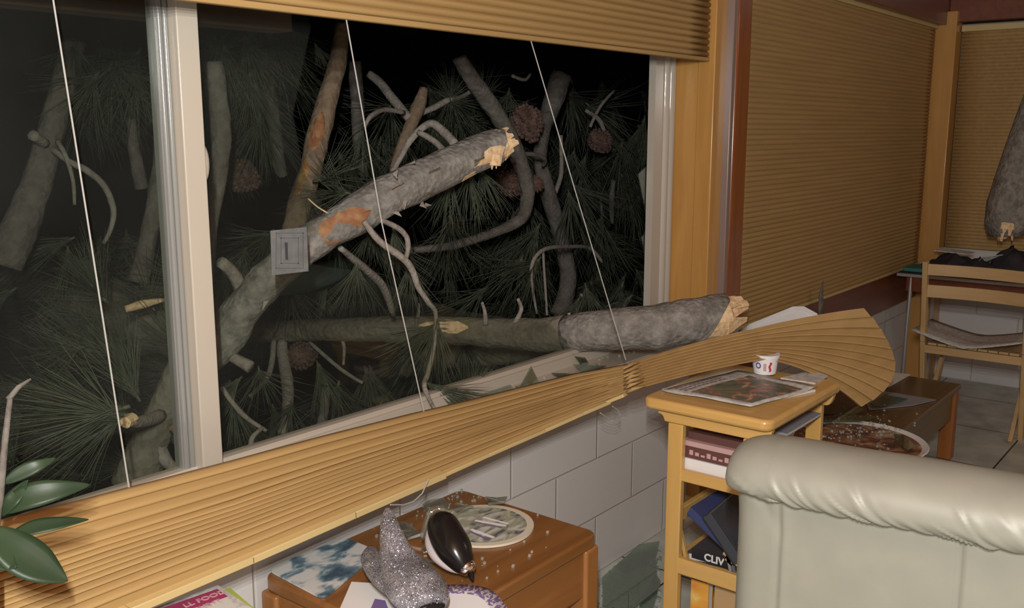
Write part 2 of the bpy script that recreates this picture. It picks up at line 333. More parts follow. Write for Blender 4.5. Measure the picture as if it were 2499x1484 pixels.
# window_1 : the broken sliding window
g = G()
g.box((-.35,YF,SILL),(XL-.16,YF+.07,FTOP)); g.box((-.35,YF+.012,SILL),(XL-.16,YF+.05,FTOP+.012))
g.box((-.35,YF,SILL),(-.29,YF+.07,2.2)); g.box((-.35,YF,2.16),(XL-.16,YF+.07,2.25))
struct('trim_10', G().box((-1,2.02,1.745),(1.62,2.10,2.3)), plain('head_shade_brown', (.10,.06,.045), .8))  # added board, the blind's shadow on the window head put into its dark colour
M['channel'] = plain('grey_channel', (.33,.335,.32), .14, .3)
win = struct('window_1', g, M['alu'], .002)
g = G()
jx0, jx1 = 3.06, XL
g.box((jx0,YF,SILL),(jx1,YF+.028,2.25))
for k in range(2): g.tube([(3.140+k*.040,YF+.006,SILL),(3.140+k*.040,YF+.006,2.25)], .0185, 24)
struct('window_jamb', g, M['alug'], par=win)
g = G(); mx0, mx1 = 1.137, 1.188
g.box((mx0,YF-.012,FTOP),(mx1,YF+.045,2.2)); struct('window_mullion', g, M['alu'], .003, par=win)
g = G(); g.box((mx0-.030,YF+.022,FTOP),(mx0,YF+.05,2.2))
for k in range(2): g.tube([(mx0-.007-k*.013,YF+.02,FTOP),(mx0-.007-k*.013,YF+.02,2.2)], .0062, 10)
struct('window_channel', g, M['channel'], par=win)
c = PY(494, 398, YF+.005); g = G()
prof = [(0,.010)] + [(.5*math.sin(a)*1.0, .010*math.cos(a)) for a in [i*math.pi/16 for i in range(1,9)]]
rows = []
for (r, z) in prof: rows.append([c + Vector((r*2*.016*math.cos(t), -z, r*2*.042*math.sin(t))) for t in [2*math.pi*k/24 for k in range(24)]])
struct('window_latch', g.grid(rows, True), M['alu'], par=win, smooth=True)
struct('window_pane', G().box((-.29,YG,FTOP),(mx0-.02,YG+.004,2.18)), M['glass'], par=win)
poly = [PY(*q, YG) for q in [(528,1140),(466,-160),(640,-160),(760,60),(715,280),(742,420),(790,512),(752,552),(742,640),(800,652),(880,662),(980,712),(1120,757),(1250,778),(1325,780),(1352,800),(1400,850),(1450,893),(1470,896),(1000,990),(640,1104)]]
struct('window_pane', G().prism(poly, (0,.004,0)), M['glass'], par=win)
poly = [PY(*q, YG) for q in [(1600,300),(1582,330),(1584,400),(1558,425),(1577,520),(1580,560),(1566,580),(1580,650),(1574,700),(1598,745)]]
struct('window_fragment', G().prism(poly, (0,.004,0)), M['shard'], par=win)
# reveal liner, sill ledge, post
struct('trim_1', G().box((XL,1.64,SILL-.02),(3.26,YF+.1,2.25)), M['trim'], .003)
g = G(); g.box((3.195,1.632,.0),(3.30,1.70,2.25)); struct('trim_2', g, M['trim'], .004)
g = G(); g.box((3.280,1.606,.0),(3.312,1.70,2.25)); struct('trim_3', g, plain('sheen_strip', (.25,.185,.165), .25), .004)  # grey reflection on the glossy post, painted as a strip of its own
struct('trim_4', G().box((3.305,1.60,.0),(3.42,1.78,2.25)), M['red'], .009)
struct('trim_5', G().box((-.35,YW-.006,SILL-.004),(XL,YF+.1,SILL+.001)), M['alu'], .001)
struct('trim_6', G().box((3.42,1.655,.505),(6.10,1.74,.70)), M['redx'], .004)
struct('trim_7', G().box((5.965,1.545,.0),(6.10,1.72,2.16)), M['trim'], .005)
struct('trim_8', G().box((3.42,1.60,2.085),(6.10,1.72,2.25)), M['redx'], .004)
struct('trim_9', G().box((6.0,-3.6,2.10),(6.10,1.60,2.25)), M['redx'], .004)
struct('window_2', G().box((3.5,YG,.69),(6.1,YG+.004,2.25)), M['glass'])

# ------------------------------------------------------------------ blinds
def lerp(a, b, t): return a + (b - a) * t
def pleats(x0, x1, z0, z1, y, pitch, depth, axis='x', wob=.0):
    g = G(); n = int((z1-z0)/pitch); pitch = (z1-z0)/n; rows = []; K = 6
    for i in range(K*n+1):
        z = z0 + i*pitch/K; dy = -depth*math.sin(math.pi*((i % K)/K))**.7
        row = []
        for k in range(25):
            s = lerp(x0, x1, k/24); q = y + dy + wob*noise.noise(Vector((s*1.3, z*2, 1)))
            row.append((s, q, z) if axis == 'x' else (q, s, z))
        rows.append(row)
    # rounded fabric ridges: valley rows stay sharp
    return g.grid(rows)
ub = thing('pleated_blind', 'tan pleated blind raised across the top of the broken window, white cords hanging', 'blind', (1.4,1.66,2.2))
part('pleat_fabric', pleats(-.3, 3.185, 1.752, 2.2, 1.662, .0205, .011), M['blind'], ub, solid=.001, smooth=60)
part('bottom_rail', G().box((-.3,1.648,1.738),(3.185,1.668,1.752)), M['blind'], ub, .003)
part('head_rail', G().box((-.3,1.63,2.2),(3.185,1.69,2.25)), M['rail'], ub, .003)
def cordpts(a, b, Y0=1.66, Y1=1.655): return [PY(*a, Y0), PY(*b, Y1)]
part('lift_cord', G().tube([PY(112,-70,1.66), PY(130,0,1.66), PY(222,590,1.657), PY(315,1192,1.655)], .0017, 6), M['cord'], ub)
part('lift_cord', G().tube([PY(842,30,1.66), PY(932,545,1.657), PY(1036,1012,1.650)], .0017, 6), M['cord'], ub)
part('lift_cord', G().tube([PY(1290,80,1.66), PY(1405,470,1.58), PY(1527,878,1.50)], .0017, 6), M['cord'], ub)

b2 = thing('pleated_blind', 'tan pleated blind pulled right down over the window right of the wooden post', 'blind', (4.7,1.66,.7))
part('pleat_fabric', pleats(3.45, 5.96, .712, 2.2, 1.662, .0205, .006, wob=.004), M['blind'], b2, solid=.001, smooth=60)
part('bottom_rail', G().box((3.50,1.646,.70),(5.96,1.668,.713)), M['rail'], b2, .002)
part('head_rail', G().box((3.50,1.64,2.065),(5.96,1.656,2.09)), M['rail'], b2, .002)
b3 = thing('pleated_blind', 'dim tan pleated blind on the far end wall behind the desk', 'blind', (6.1,0,.8))
part('pleat_fabric', pleats(-1.9, 1.54, .80, 2.06, 6.085, .0205, .005, 'y'), M['blind'], b3, solid=.001, smooth=60)
part('head_rail', G().box((6.05,-1.9,2.05),(6.09,1.54,2.085)), M['rail'], b3, .003)

fb = thing('pleated_blind', 'torn tan pleated blind fallen along the sill, crumpled end fanned over the shelf', 'blind', (1.7,1.64,.62))
# hanging strip: pleat lines from the left (spread) to the knot at the right (squeezed)
NP = 14
TPX = [(210,1215,1.655),(540,1130,1.655),(770,1068,1.655),(1000,1010,1.655),(1150,974,1.65),(1300,938,1.64),(1400,914,1.60),(1470,898,1.545),(1515,889,1.49),(1543,884,1.455)]
BPX = [(300,1484,1.53),(600,1358,1.53),(850,1250,1.53),(1070,1155,1.53),(1180,1106,1.53),(1320,1046,1.525),(1415,1004,1.50),(1480,977,1.475),(1522,960,1.42),(1548,950,1.387)]
TOP = [PY(*q) for q in TPX]; BOT = [PY(*q) for q in BPX]
TOP = [TOP[0]*2-TOP[2], TOP[0]*2-TOP[1]] + TOP; BOT = [BOT[0]*2-BOT[2], BOT[0]*2-BOT[1]] + BOT
wt = [1.6,1.6,1.5,1.1,.8,.7,.65,.65,.65,.7,.8,1.0,1.2,2.0]; tot = sum(wt); acc = [0]
for q in wt: acc.append(acc[-1]+q/tot)
rows = []; K = 6
for i in range(NP*K+1):
    j = min(i//K, NP-1); f = i/K - j; s = lerp(acc[j], acc[j+1], f); row = []
    for k, (a, b) in enumerate(zip(TOP, BOT)):
        u = k/(len(TOP)-1); p = a*(1-s) + b*s
        p = p + Vector((-.35*u, -1, 0))*(lerp(.010,.015,u)*math.sin(math.pi*f)**.7 + .022*(s/acc[NP-1])**2*(1-.5*u) if j < NP-1 else .022*(1-f)*(1-.5*u))
        p.z += .003*noise.noise(Vector((p.x*3, j*.41, 5))) + .006*u*noise.noise(Vector((p.x*9, j*.9, 1)))
        row.append(p)
    rows.append(row)
part('pleat_fabric', G().grid(rows), M['blind'], fb, solid=.0012, smooth=60)
ra = [p + Vector((0,-.006,-.003)) for p in BOT[:6]]
g = G()
for a, b in zip(ra[:-1], ra[1:]): g.bar(a, b + (b-a)*.02, .032, .016)
part('bottom_rail', g, M['rail'], fb, .002)
rb = [p + Vector((-.002,-.006,-.003)) for p in BOT[5:-1]]
g = G()
for a, b in zip(rb[:-1], rb[1:]): g.bar(a, b + (b-a)*.02, .026, .010)
part('bottom_rail', g, M['rail'], fb, .002)
# fan over the shelf
Rpx = [(2108,752,1.02),(2130,775,1.0),(2150,802,.98),(2165,828,.96),(2177,854,.94),(2185,882,.92),(2184,908,.91),(2172,936,.91),(2152,958,.92),(2126,978,.94),(2098,992,.96)]
rows = []; n = len(Rpx)-1; K = 6
for i in range(K*n+1):
    j = min(i//K, n-1); f = i/K - j; s = (j+f)/n
    r = [lerp(Rpx[j][m], Rpx[j+1][m], f) for m in range(3)]
    Lp = PY(lerp(1543,1548,s), lerp(884,952,s), lerp(1.455,1.387,s))
    Mp = PY(lerp(1838,1868,s), lerp(803,877,s**.9), lerp(1.22,1.15,s))
    Rp = PY(*r); row = []
    for k in range(25):
        t = k/24
        if t < .5: u = t*2; p = Lp*(1-u)**2 + (Lp*.45+Mp*.55+Vector((0,0,.012)))*2*u*(1-u) + Mp*u*u
        else: u = t*2-1; p = Mp*(1-u)**2 + (Mp*.5+Rp*.5+Vector((0,0,lerp(.012,.055,s))))*2*u*(1-u) + Rp*u*u
        saw = f/.8 if f < .8 else (1-f)/.2
        p = p + (EYE-p).normalized()*(lerp(.006,.018,t)*saw) + UP*(-.004*t*saw)
        row.append(p)
    rows.append(row)
part('pleat_fan', G().grid(rows), M['blind'], fb, solid=.0012, smooth=False)
# crumpled knot pleats at the pinch
g = G()
for i in range(7):
    s = i/6; a = PY(1522, lerp(900,962,s), 1.43); b = PY(1546+R.uniform(-8,6), lerp(888,950,s), lerp(1.44,1.375,s)); c2 = PY(1575+R.uniform(-6,14), lerp(884,940,s), lerp(1.43,1.365,s))
    g.tube([a, b, c2], [.002,.006,.001], 6)
part('crumpled_pleats', g, M['blind'], fb, smooth=True)
lp = [PY(x, y, 1.46) for x, y in [(1465,1008),(1480,1018),(1500,1022),(1513,1014),(1508,1000),(1495,992)]]
part('cord_loop', G().tube(lp, .0018, 6), M['cord'], fb)
part('cord_tail', G().tube([PY(x, y, Y) for x, y, Y in [(1046,1170,1.50),(1030,1205,1.49),(1008,1225,1.48),(985,1232,1.47),(953,1232,1.46)]], .0016, 6), M['cord'], fb)
g = G()
for (x, y) in [(1985,829),(1998,826),(2012,822),(2020,815),(2024,811)]:
    p = PY(x, y, 1.14); g.obox(p + Vector((-.02,-.015,.012)), Vector((.006,0,.002)), Vector((0,.004,.002)), Vector((0,0,.004)))
solo('glass_crumbs', g, M['crumb'], 'tiny glass chips caught on the fanned blind', 'glass', kind='stuff')

# ------------------------------------------------------------------ pine boughs outside
def smooth_path(pts, k=4):
    out = []
    P = [pts[0]] + pts + [pts[-1]]
    for i in range(1, len(P)-2):
        for j in range(k):
            t = j/k; a, b, c, d = (P[i-1], P[i], P[i+1], P[i+2])
            out.append([.5*((2*b[m]) + (-a[m]+c[m])*t + (2*a[m]-5*b[m]+4*c[m]-d[m])*t*t + (-a[m]+3*b[m]-3*c[m]+d[m])*t**3) for m in range(len(b))])
    out.append(list(pts[-1])); return out
LIMBS = []
def limb_geo(pts, sides=14, jit=.16, k=5):
    sp = smooth_path(pts, k); P = [PY(q[0], q[1], q[3]) for q in sp]; rr = [q[2]/2*mpp(p) for q, p in zip(sp, P)]
    return G().tube(P, rr, sides, True, jit, seed=R.random()*50), P, rr
def limb(name, label, pts, mt, cat='branch', group='pine limbs outside the window', sides=16, jit=.16, part_name='bark'):
    g, P, rr = limb_geo(pts, sides, jit, 5); o = thing(name, label, cat, P[-1] if P[-1].z < P[0].z else P[0], group)
    part(part_name, g, mt, o, smooth=True); LIMBS.append((o, P)); return o, P, rr
def twig(o, pts, mt=None, name='twig'):
    g, P, rr = limb_geo(pts, 8, .12, 4); q = part(name, g, mt or M['twig'], o, smooth=True); LIMBS.append((o, P)); return q
def splinter(o, c, d, r, n=16, L=.07, seed=1, name='splintered_end', up=None):
    rr = random.Random(seed); d = Vector(d).normalized(); u = d.cross(Vector((.2,.1,1))).normalized(); v = d.cross(u); g = G()
    g.tube([Vector(c)-d*.02, Vector(c)+d*.012], [r*.98, r*.80], 14, True, .25, seed=seed)
    for k in range(n):
        a = rr.random()*6.283; q = rr.random()**.5*r*.85; b = Vector(c) + (u*math.cos(a)+v*math.sin(a))*q
        l = L*rr.uniform(.3, 1) * (1.25 if up and (u*math.cos(a)+v*math.sin(a)).dot(Vector(up)) > 0 else .8)
        tip = b + d*l + (u*rr.uniform(-1,1)+v*rr.uniform(-1,1))*l*.25
        wv = (u*math.cos(a+1.6)+v*math.sin(a+1.6))*r*rr.uniform(.18,.4); tv = (u*math.cos(a)+v*math.sin(a))*r*rr.uniform(.05,.14)
        g.add([b-wv-tv-d*.015, b+wv-tv-d*.015, b+wv+tv-d*.015, b-wv+tv-d*.015, tip-wv*.35, tip+wv*.3, tip+wv*.25+tv*.3, tip-wv*.3+tv*.3],
              [(3,2,1,0),(4,5,6,7),(0,1,5,4),(1,2,6,5),(2,3,7,6),(3,0,4,7)])
    return part(name, g, M['split'], o, smooth=False)

def patch(o, P, rr, i0, i1, A, mt, name='torn_patch', seed=1, tilt=0, lift=1.02):
    rows = []
    for i in range(i0, i1+1):
        t = (P[min(i+1,len(P)-1)]-P[max(i-1,0)]).normalized(); w0 = (EYE-P[i]).normalized(); w0 = (w0-t*w0.dot(t)).normalized(); s_ = t.cross(w0); f = (i-i0)/(i1-i0)
        a_ = A*(max(0,math.sin(math.pi*f))**.5)*(1+.35*noise.noise(Vector((f*5,seed,0))))+.02
        rows.append([P[i]+(w0*math.cos(tilt+a)+s_*math.sin(tilt+a))*rr[i]*lift for a in [a_*k/5+.12*noise.noise(Vector((k*.9,i*1.7,seed))) for k in range(-5,6)]])
    return part(name, G().grid(rows), mt, o, smooth=True)
def break_end(g, P, rr, n, depth, e, seed):
    # bark torn back on the side e; returns pale core tube
    ax = (P[0]-P[3]).normalized(); e = Vector(e); e = (e - ax*e.dot(ax)).normalized()
    for v in g.v[:n*8]:
        a = -(v-P[0]).dot(ax); rad = (v-P[0]) - ax*(v-P[0]).dot(ax); q = rad.normalized().dot(e)
        need = depth*max(0, .35+.65*q) + .014*noise.noise(rad*45+Vector((seed,0,0)))
        if a < need: v -= ax*(need + a*.06 - a)
    k = 7; core = G().tube([P[0]+ax*.004]+P[1:k], [rr[0]*.62]+[rr[i]*.955 for i in range(1, k)], 18, True, .16, seed=seed)
    return core, ax
# the log lying through the window
g, P, rr = limb_geo([(1768,772,112,1.45),(1680,785,112,1.52),(1600,798,110,1.60),(1450,808,98,1.77),(1340,818,88,1.93),(1240,815,76,2.08),(1150,810,70,2.2),(1000,805,68,2.4),(850,805,60,2.6),(700,808,54,2.9),(560,812,50,3.1)], 20, .10, 5)
log = thing('pine_log', 'thick grey pine log thrust through the broken window, pale torn end indoors', 'log', P[15]-Vector((0,0,rr[15])))
inner = G().tube(P[:19], rr[:19], 20, True, .10, seed=3); outer = G().tube(P[18:], rr[18:], 20, True, .10, seed=3)
core, ed = break_end(inner, P, rr, 20, .115, (EYE-P[0]).normalized()*.6+Vector((0,0,-.75)), 3)
part('bark', inner, M['bark'], log, smooth=True); part('mossy_bark', outer, M['barkg'], log, smooth=True, label='greener bark behind the glass'); LIMBS.append((log, P[20:]))
sp = splinter(log, P[0]-ed*.015, P[0]-P[2], rr[0], 40, .075, 4, up=(.2,.3,.9)); part('torn_wood', core, M['split'], log, smooth=False)
ee = (EYE-P[0]).normalized()*.6+Vector((0,0,-.6))
for q_, L_ in [(-.06,.06),(-.02,.07),(.0,.06)]: splinter(log, P[1]+ee*rr[0]*.75+ed*q_+Vector((0,0,.03*L_*10-.02)), ed+ee*.15, .03, 9, L_, 20+int(L_*100), 'wood_splinter')
patch(log, P, rr, 30, 34, .55, M['split'], seed=3, tilt=.3)
for pts in [[(1185,792,14,2.12),(1183,760,10,2.12),(1176,738,7,2.12)],[(1256,792,14,2.04),(1272,755,11,2.04),(1264,730,8,2.03)],[(1390,775,10,1.88),(1388,764,8,1.88)],[(1020,775,9,2.36),(1022,750,7,2.35),(1022,740,6,2.35)]]: twig(log, pts, name='twig_stub')
for pts in [[(668,830,14,2.85),(664,880,14,2.8),(650,925,13,2.75),(610,968,10,2.7)],[(688,835,26,2.85),(692,880,30,2.8),(703,950,30,2.7),(700,1010,28,2.65),(690,1060,26,2.6)],[(755,835,9,2.75),(830,900,10,2.6),(885,935,8,2.5)],[(835,830,10,2.62),(840,850,9,2.6),(838,890,6,2.55)]]: twig(log, pts)
# the diagonal broken limb
g, P, rr = limb_geo([(1228,350,84,1.93),(1130,392,90,1.96),(1000,452,98,2.0),(860,528,94,2.05),(760,588,90,2.1),(650,685,92,2.16),(600,750,90,2.2),(545,830,96,2.24),(480,905,80,2.26)], 20, .16, 5)
d0 = thing('broken_limb', 'thick broken pine limb slanting up to a pale snapped end behind the middle cord', 'branch', P[-1], 'pine limbs outside the window')
core, ax = break_end(g, P, rr, 20, .05, (EYE-P[0]).normalized()*.5+Vector((.2,0,-.5)), 8)
part('bark', g, M['bark'], d0, smooth=True); part('torn_wood', core, M['split'], d0, smooth=False); LIMBS.append((d0, P))
splinter(d0, P[0]-ax*.008, ax, rr[0], 34, .03, 9, up=(0,0,1))
splinter(d0, P[0]+(EYE-P[0]).normalized()*rr[0]*.8+Vector((-.01,0,-.02)), Vector((.5,-.2,-.5)), .018, 10, .032, 33, 'wood_splinter')
patch(d0, P, rr, 14, 20, .75, noisy('orange_wood', [(.4,(.30,.13,.06)),(.6,(.42,.24,.12))], 30, rough=.8), seed=2, tilt=-.2)
for i_, tl in [(4,-.3),(8,.1),(9,-.9),(11,.2)]: patch(d0, P, rr, i_, i_+1, .28, M['barko'], 'knot', i_, tl, 1.03)
for i_, x_, y_ in [(0,1208,395)]: splinter(d0, PY(x_, y_, 1.90), (-.1,0,-1), .022, 9, .035, 12, 'hanging_splinter')
rs = random.Random(3)
for (x, y, s_) in [(1040,492,20),(1047,506,16),(985,508,22),(968,517,18),(1008,400,12),(965,424,14),(650,745,14)]:
    p = PY(x, y, 1.93); a = mpp(p)*s_
    part('bark_flake', G().add([p+Vector((rs.uniform(-1,1)*a,rs.uniform(-.3,.3)*a,rs.uniform(-1,1)*a)) for _ in range(4)]+[p+Vector((0,.012,0))], [(0,1,2),(1,2,3),(0,2,4),(1,3,4),(0,1,4)]), M['twig'], d0, smooth=False)
for pts in [[(1110,350,22,2.05),(1080,320,22,2.12),(1055,302,20,2.16),(1030,312,18,2.2),(1000,345,16,2.22),(980,380,14,2.25),(958,420,12,2.25)],[(1090,375,16,2.05),(1060,345,16,2.12),(1020,322,13,2.18)],
            [(888,540,14,1.99),(925,588,17,1.97),(985,632,18,1.95),(1008,665,17,1.95),(1020,700,15,1.95),(1045,738,13,1.95),(1062,760,11,1.95),(1063,790,10,1.95)],
            [(928,537,13,1.99),(965,553,14,1.99),(990,575,14,1.99),(996,605,13,1.99),(988,640,11,2.0)],[(830,605,14,2.1),(862,632,18,2.15),(895,660,20,2.2),(935,700,20,2.25),(960,770,14,2.3)],
            [(540,640,30,2.2),(575,675,34,2.22),(600,740,36,2.22)],[(560,868,26,2.22),(612,896,30,2.15)],[(540,945,12,2.2),(590,1010,13,2.18),(650,1052,10,2.15)],[(640,1045,10,2.15),(615,1070,14,2.14),(612,1110,14,2.12)]]: twig(d0, pts)
twig(d0, [(1063,780,9,1.94),(1060,840,11,1.90),(1045,910,13,1.86),(1035,940,13,1.83),(1048,975,11,1.78),(1062,1000,8,1.72)])

limb('broken_limb', 'mossy forked limb standing behind the left pane, cut stub at its top',
    [(446,860,44,2.2),(432,915,66,2.2),(405,985,72,2.22),(375,1060,84,2.24),(350,1120,104,2.26),(335,1180,120,2.28)], M['barkg'])
lf = LIMBS[-1][0]
twig(lf, [(390,1015,36,2.2),(340,1030,30,2.1),(312,1028,24,2.06)]); twig(lf, [(400,1050,40,2.22),(440,1075,30,2.3),(475,1095,26,2.36)]); twig(lf, [(385,1090,40,2.22),(410,1130,30,2.2),(440,1150,22,2.2)])
splinter(lf, PY(312,1028,2.06), PY(295,1045,2.04)-PY(330,1022,2.08), .016, 8, .03, 5, name='torn_end')

t5, P, rr = limb('pine_limb', 'upright brown limb with orange torn bark, left of the middle cord', [(835,60,36,2.62),(825,150,44,2.6),(800,240,52,2.6),(775,340,54,2.6),(757,420,54,2.6),(735,490,58,2.6),(715,560,54,2.6),(705,620,44,2.6)], M['barko'])
patch(t5, P, rr, 12, 17, .6, noisy('orange_tear', [(.4,(.26,.10,.04)),(.6,(.40,.20,.08))], 30, rough=.7), seed=5, tilt=.2)
patch(t5, P, rr, 18, 25, .35, M['orange_patch'], seed=8, tilt=.5)
twig(t5, [(752,485,4,2.0),(775,505,4,1.98),(800,520,3,1.97)], M['split'], 'glass_crack')  # last piece: pale sliver added in place of a crack line in the glass
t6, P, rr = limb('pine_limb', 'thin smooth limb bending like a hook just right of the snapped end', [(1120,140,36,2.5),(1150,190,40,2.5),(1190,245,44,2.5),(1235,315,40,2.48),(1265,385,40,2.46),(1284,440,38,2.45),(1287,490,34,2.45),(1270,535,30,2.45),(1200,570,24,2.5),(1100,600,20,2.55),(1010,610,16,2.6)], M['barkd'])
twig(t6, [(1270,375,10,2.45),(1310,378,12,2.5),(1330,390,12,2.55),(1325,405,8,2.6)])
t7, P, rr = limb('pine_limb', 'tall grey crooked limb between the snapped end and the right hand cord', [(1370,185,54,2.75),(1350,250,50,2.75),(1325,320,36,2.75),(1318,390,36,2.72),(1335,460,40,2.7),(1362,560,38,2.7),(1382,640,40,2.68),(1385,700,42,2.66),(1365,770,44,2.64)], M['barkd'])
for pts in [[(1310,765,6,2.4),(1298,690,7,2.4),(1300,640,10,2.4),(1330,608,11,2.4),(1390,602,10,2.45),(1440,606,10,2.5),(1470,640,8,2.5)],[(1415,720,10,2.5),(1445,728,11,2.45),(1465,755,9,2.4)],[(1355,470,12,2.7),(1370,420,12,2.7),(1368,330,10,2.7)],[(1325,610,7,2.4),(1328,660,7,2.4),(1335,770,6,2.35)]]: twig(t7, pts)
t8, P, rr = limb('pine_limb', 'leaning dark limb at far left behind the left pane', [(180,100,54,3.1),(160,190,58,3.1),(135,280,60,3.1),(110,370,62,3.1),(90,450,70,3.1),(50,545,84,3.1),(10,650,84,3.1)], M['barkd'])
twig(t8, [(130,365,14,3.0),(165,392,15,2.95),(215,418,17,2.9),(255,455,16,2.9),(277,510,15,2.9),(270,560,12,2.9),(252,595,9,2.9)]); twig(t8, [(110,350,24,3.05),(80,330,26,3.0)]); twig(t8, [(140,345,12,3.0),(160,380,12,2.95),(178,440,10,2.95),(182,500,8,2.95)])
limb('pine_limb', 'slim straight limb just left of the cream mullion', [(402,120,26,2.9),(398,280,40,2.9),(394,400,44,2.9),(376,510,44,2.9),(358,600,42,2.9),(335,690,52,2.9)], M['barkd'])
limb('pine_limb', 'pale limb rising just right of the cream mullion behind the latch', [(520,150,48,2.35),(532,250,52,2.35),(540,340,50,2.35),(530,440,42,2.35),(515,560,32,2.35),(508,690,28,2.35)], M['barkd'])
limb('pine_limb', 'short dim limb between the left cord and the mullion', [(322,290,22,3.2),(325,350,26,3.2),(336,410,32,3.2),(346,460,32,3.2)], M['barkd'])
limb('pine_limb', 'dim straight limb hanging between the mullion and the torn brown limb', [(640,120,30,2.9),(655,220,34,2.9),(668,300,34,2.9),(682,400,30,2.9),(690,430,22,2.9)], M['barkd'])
t9, P, rr = limb('pine_limb', 'reddish broken limb with a pointed stub above the arching grey twig', [(1034,215,20,2.6),(1022,260,34,2.6),(1000,310,30,2.6),(975,370,26,2.6),(958,420,20,2.6)], M['barko'])
for pts in [[(1000,290,22,2.6),(965,250,24,2.7),(930,205,22,2.8),(900,180,20,2.85)],[(985,275,12,2.58),(940,268,12,2.55),(905,283,12,2.5),(890,310,9,2.5)],[(1020,280,14,2.6),(1060,262,16,2.6),(1095,243,16,2.6)],[(1095,243,10,2.6),(1130,235,10,2.6),(1165,210,8,2.6)],[(1095,243,7,2.6),(1140,228,8,2.6),(1170,185,6,2.6)]]: twig(t9, pts)
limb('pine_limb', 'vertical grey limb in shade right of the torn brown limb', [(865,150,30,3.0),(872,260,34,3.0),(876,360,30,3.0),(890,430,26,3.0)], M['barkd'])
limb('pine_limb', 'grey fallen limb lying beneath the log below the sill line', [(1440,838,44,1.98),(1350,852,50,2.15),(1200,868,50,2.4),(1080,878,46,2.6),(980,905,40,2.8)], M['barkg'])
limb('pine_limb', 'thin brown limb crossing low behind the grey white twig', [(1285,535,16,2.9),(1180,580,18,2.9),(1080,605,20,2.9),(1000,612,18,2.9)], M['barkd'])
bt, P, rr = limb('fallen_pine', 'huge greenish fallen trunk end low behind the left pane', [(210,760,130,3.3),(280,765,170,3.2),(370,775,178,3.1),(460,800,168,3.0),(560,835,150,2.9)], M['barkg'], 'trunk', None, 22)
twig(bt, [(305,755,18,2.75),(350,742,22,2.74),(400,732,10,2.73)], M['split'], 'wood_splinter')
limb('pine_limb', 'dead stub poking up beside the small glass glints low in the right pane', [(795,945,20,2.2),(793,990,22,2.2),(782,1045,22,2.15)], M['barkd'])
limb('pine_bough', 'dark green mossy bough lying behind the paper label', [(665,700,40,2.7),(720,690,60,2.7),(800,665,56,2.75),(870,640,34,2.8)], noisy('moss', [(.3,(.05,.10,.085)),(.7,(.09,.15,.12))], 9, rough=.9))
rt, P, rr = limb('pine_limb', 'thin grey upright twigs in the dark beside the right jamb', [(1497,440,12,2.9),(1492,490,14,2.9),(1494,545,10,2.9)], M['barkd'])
for pts in [[(1430,270,8,2.7),(1460,290,12,2.7),(1475,320,10,2.7)],[(1440,310,8,2.7),(1465,260,8,2.7),(1500,220,7,2.7)],[(1465,480,8,2.9),(1470,530,7,2.9)],[(1250,185,8,2.7),(1280,195,9,2.7),(1295,180,6,2.7)]]: twig(rt, pts)
limb('pine_limb', 'low pale twig lying in the corner under the left cord', [(420,1040,20,2.1),(445,1065,24,2.12),(480,1090,22,2.15)], M['barko'])

# cones
def cone(px, py, w, Y, par, axis=(.2,-.3,-1), seed=0):
    c = PY(px, py, Y); s = w*mpp(c); ax = Vector(axis).normalized(); q = Vector((0,0,1)).rotation_difference(ax); g = G()
    prof = [(s*.5*math.sin(math.pi*t)**.75*(1.08-.35*t)+.001, (t-.5)*s*1.15) for t in [i/10 for i in range(11)]]
    g.lathe(c, [(r*.86, z) for r, z in prof], 14, ax)
    for i in range(11):
        t = .06 + .88*i/10; rad = s*.5*math.sin(math.pi*t)**.75*(1.08-.35*t); n = max(6, int(15*rad/(s*.5)))
        for k in range(n):
            a = 2*math.pi*(k+.5*(i%2))/n; e = s*.085
            p = c + q @ Vector((rad*math.cos(a), rad*math.sin(a), (t-.5)*s*1.15)); out = q @ Vector((math.cos(a), math.sin(a), .25)); tn = q @ Vector((-math.sin(a), math.cos(a), 0)); up = out.cross(tn)
            g.add([p-out*e*.6+tn*e, p-out*e*.6-tn*e, p+up*e*.8, p-up*e*.8, p+out*e*.7], [(0,2,4),(2,1,4),(1,3,4),(3,0,4)])
    return part('pine_cone', g, M['cone'], par, smooth=False)
cone(1288,302,84,2.55,t7); cone(1250,445,76,2.55,t6,(.8,-.3,-.4)); cone(1308,450,44,2.5,t7,(.9,-.2,-.2)); cone(1466,345,60,2.75,rt,(.5,-.3,-.6)); cone(738,868,72,2.8,log,(1,-.2,-.1)); cone(590,430,84,2.9,t5,(.6,-.4,-.4))

# needle tufts
def tuft_mesh(seed, n, spread, droop):
    rr = random.Random(seed); g = G()
    g.tube([(0,0,-.12),(0,0,.05)], [.018,.026], 6)
    for k in range(n):
        th = rr.random()*6.283; ph = spread*math.sqrt(rr.random()); L = rr.uniform(.75,1.1); base = Vector((rr.uniform(-.03,.03), rr.uniform(-.03,.03), rr.uniform(-.06,.06)))
        d = Vector((math.sin(ph)*math.cos(th), math.sin(ph)*math.sin(th), math.cos(ph))); bend = Vector((rr.uniform(-1,1), rr.uniform(-1,1), -.2))*droop
        pts = [base + d*L*t + bend*L*t*t for t in (0,.35,.7,1)]; g.tube(pts, [.006,.0062,.005,.0015], 3, False)
    return mesh_of(g, 'needle_tuft', [M['needle']], Vector((0,0,0)), True, False)
TM = [tuft_mesh(s, 46, sp, dr) for s, sp, dr in [(1,.9,.12),(2,.6,.15),(3,1.2,.1),(4,.75,.2),(5,1.0,.16),(6,.45,.1)]]
TC = {}
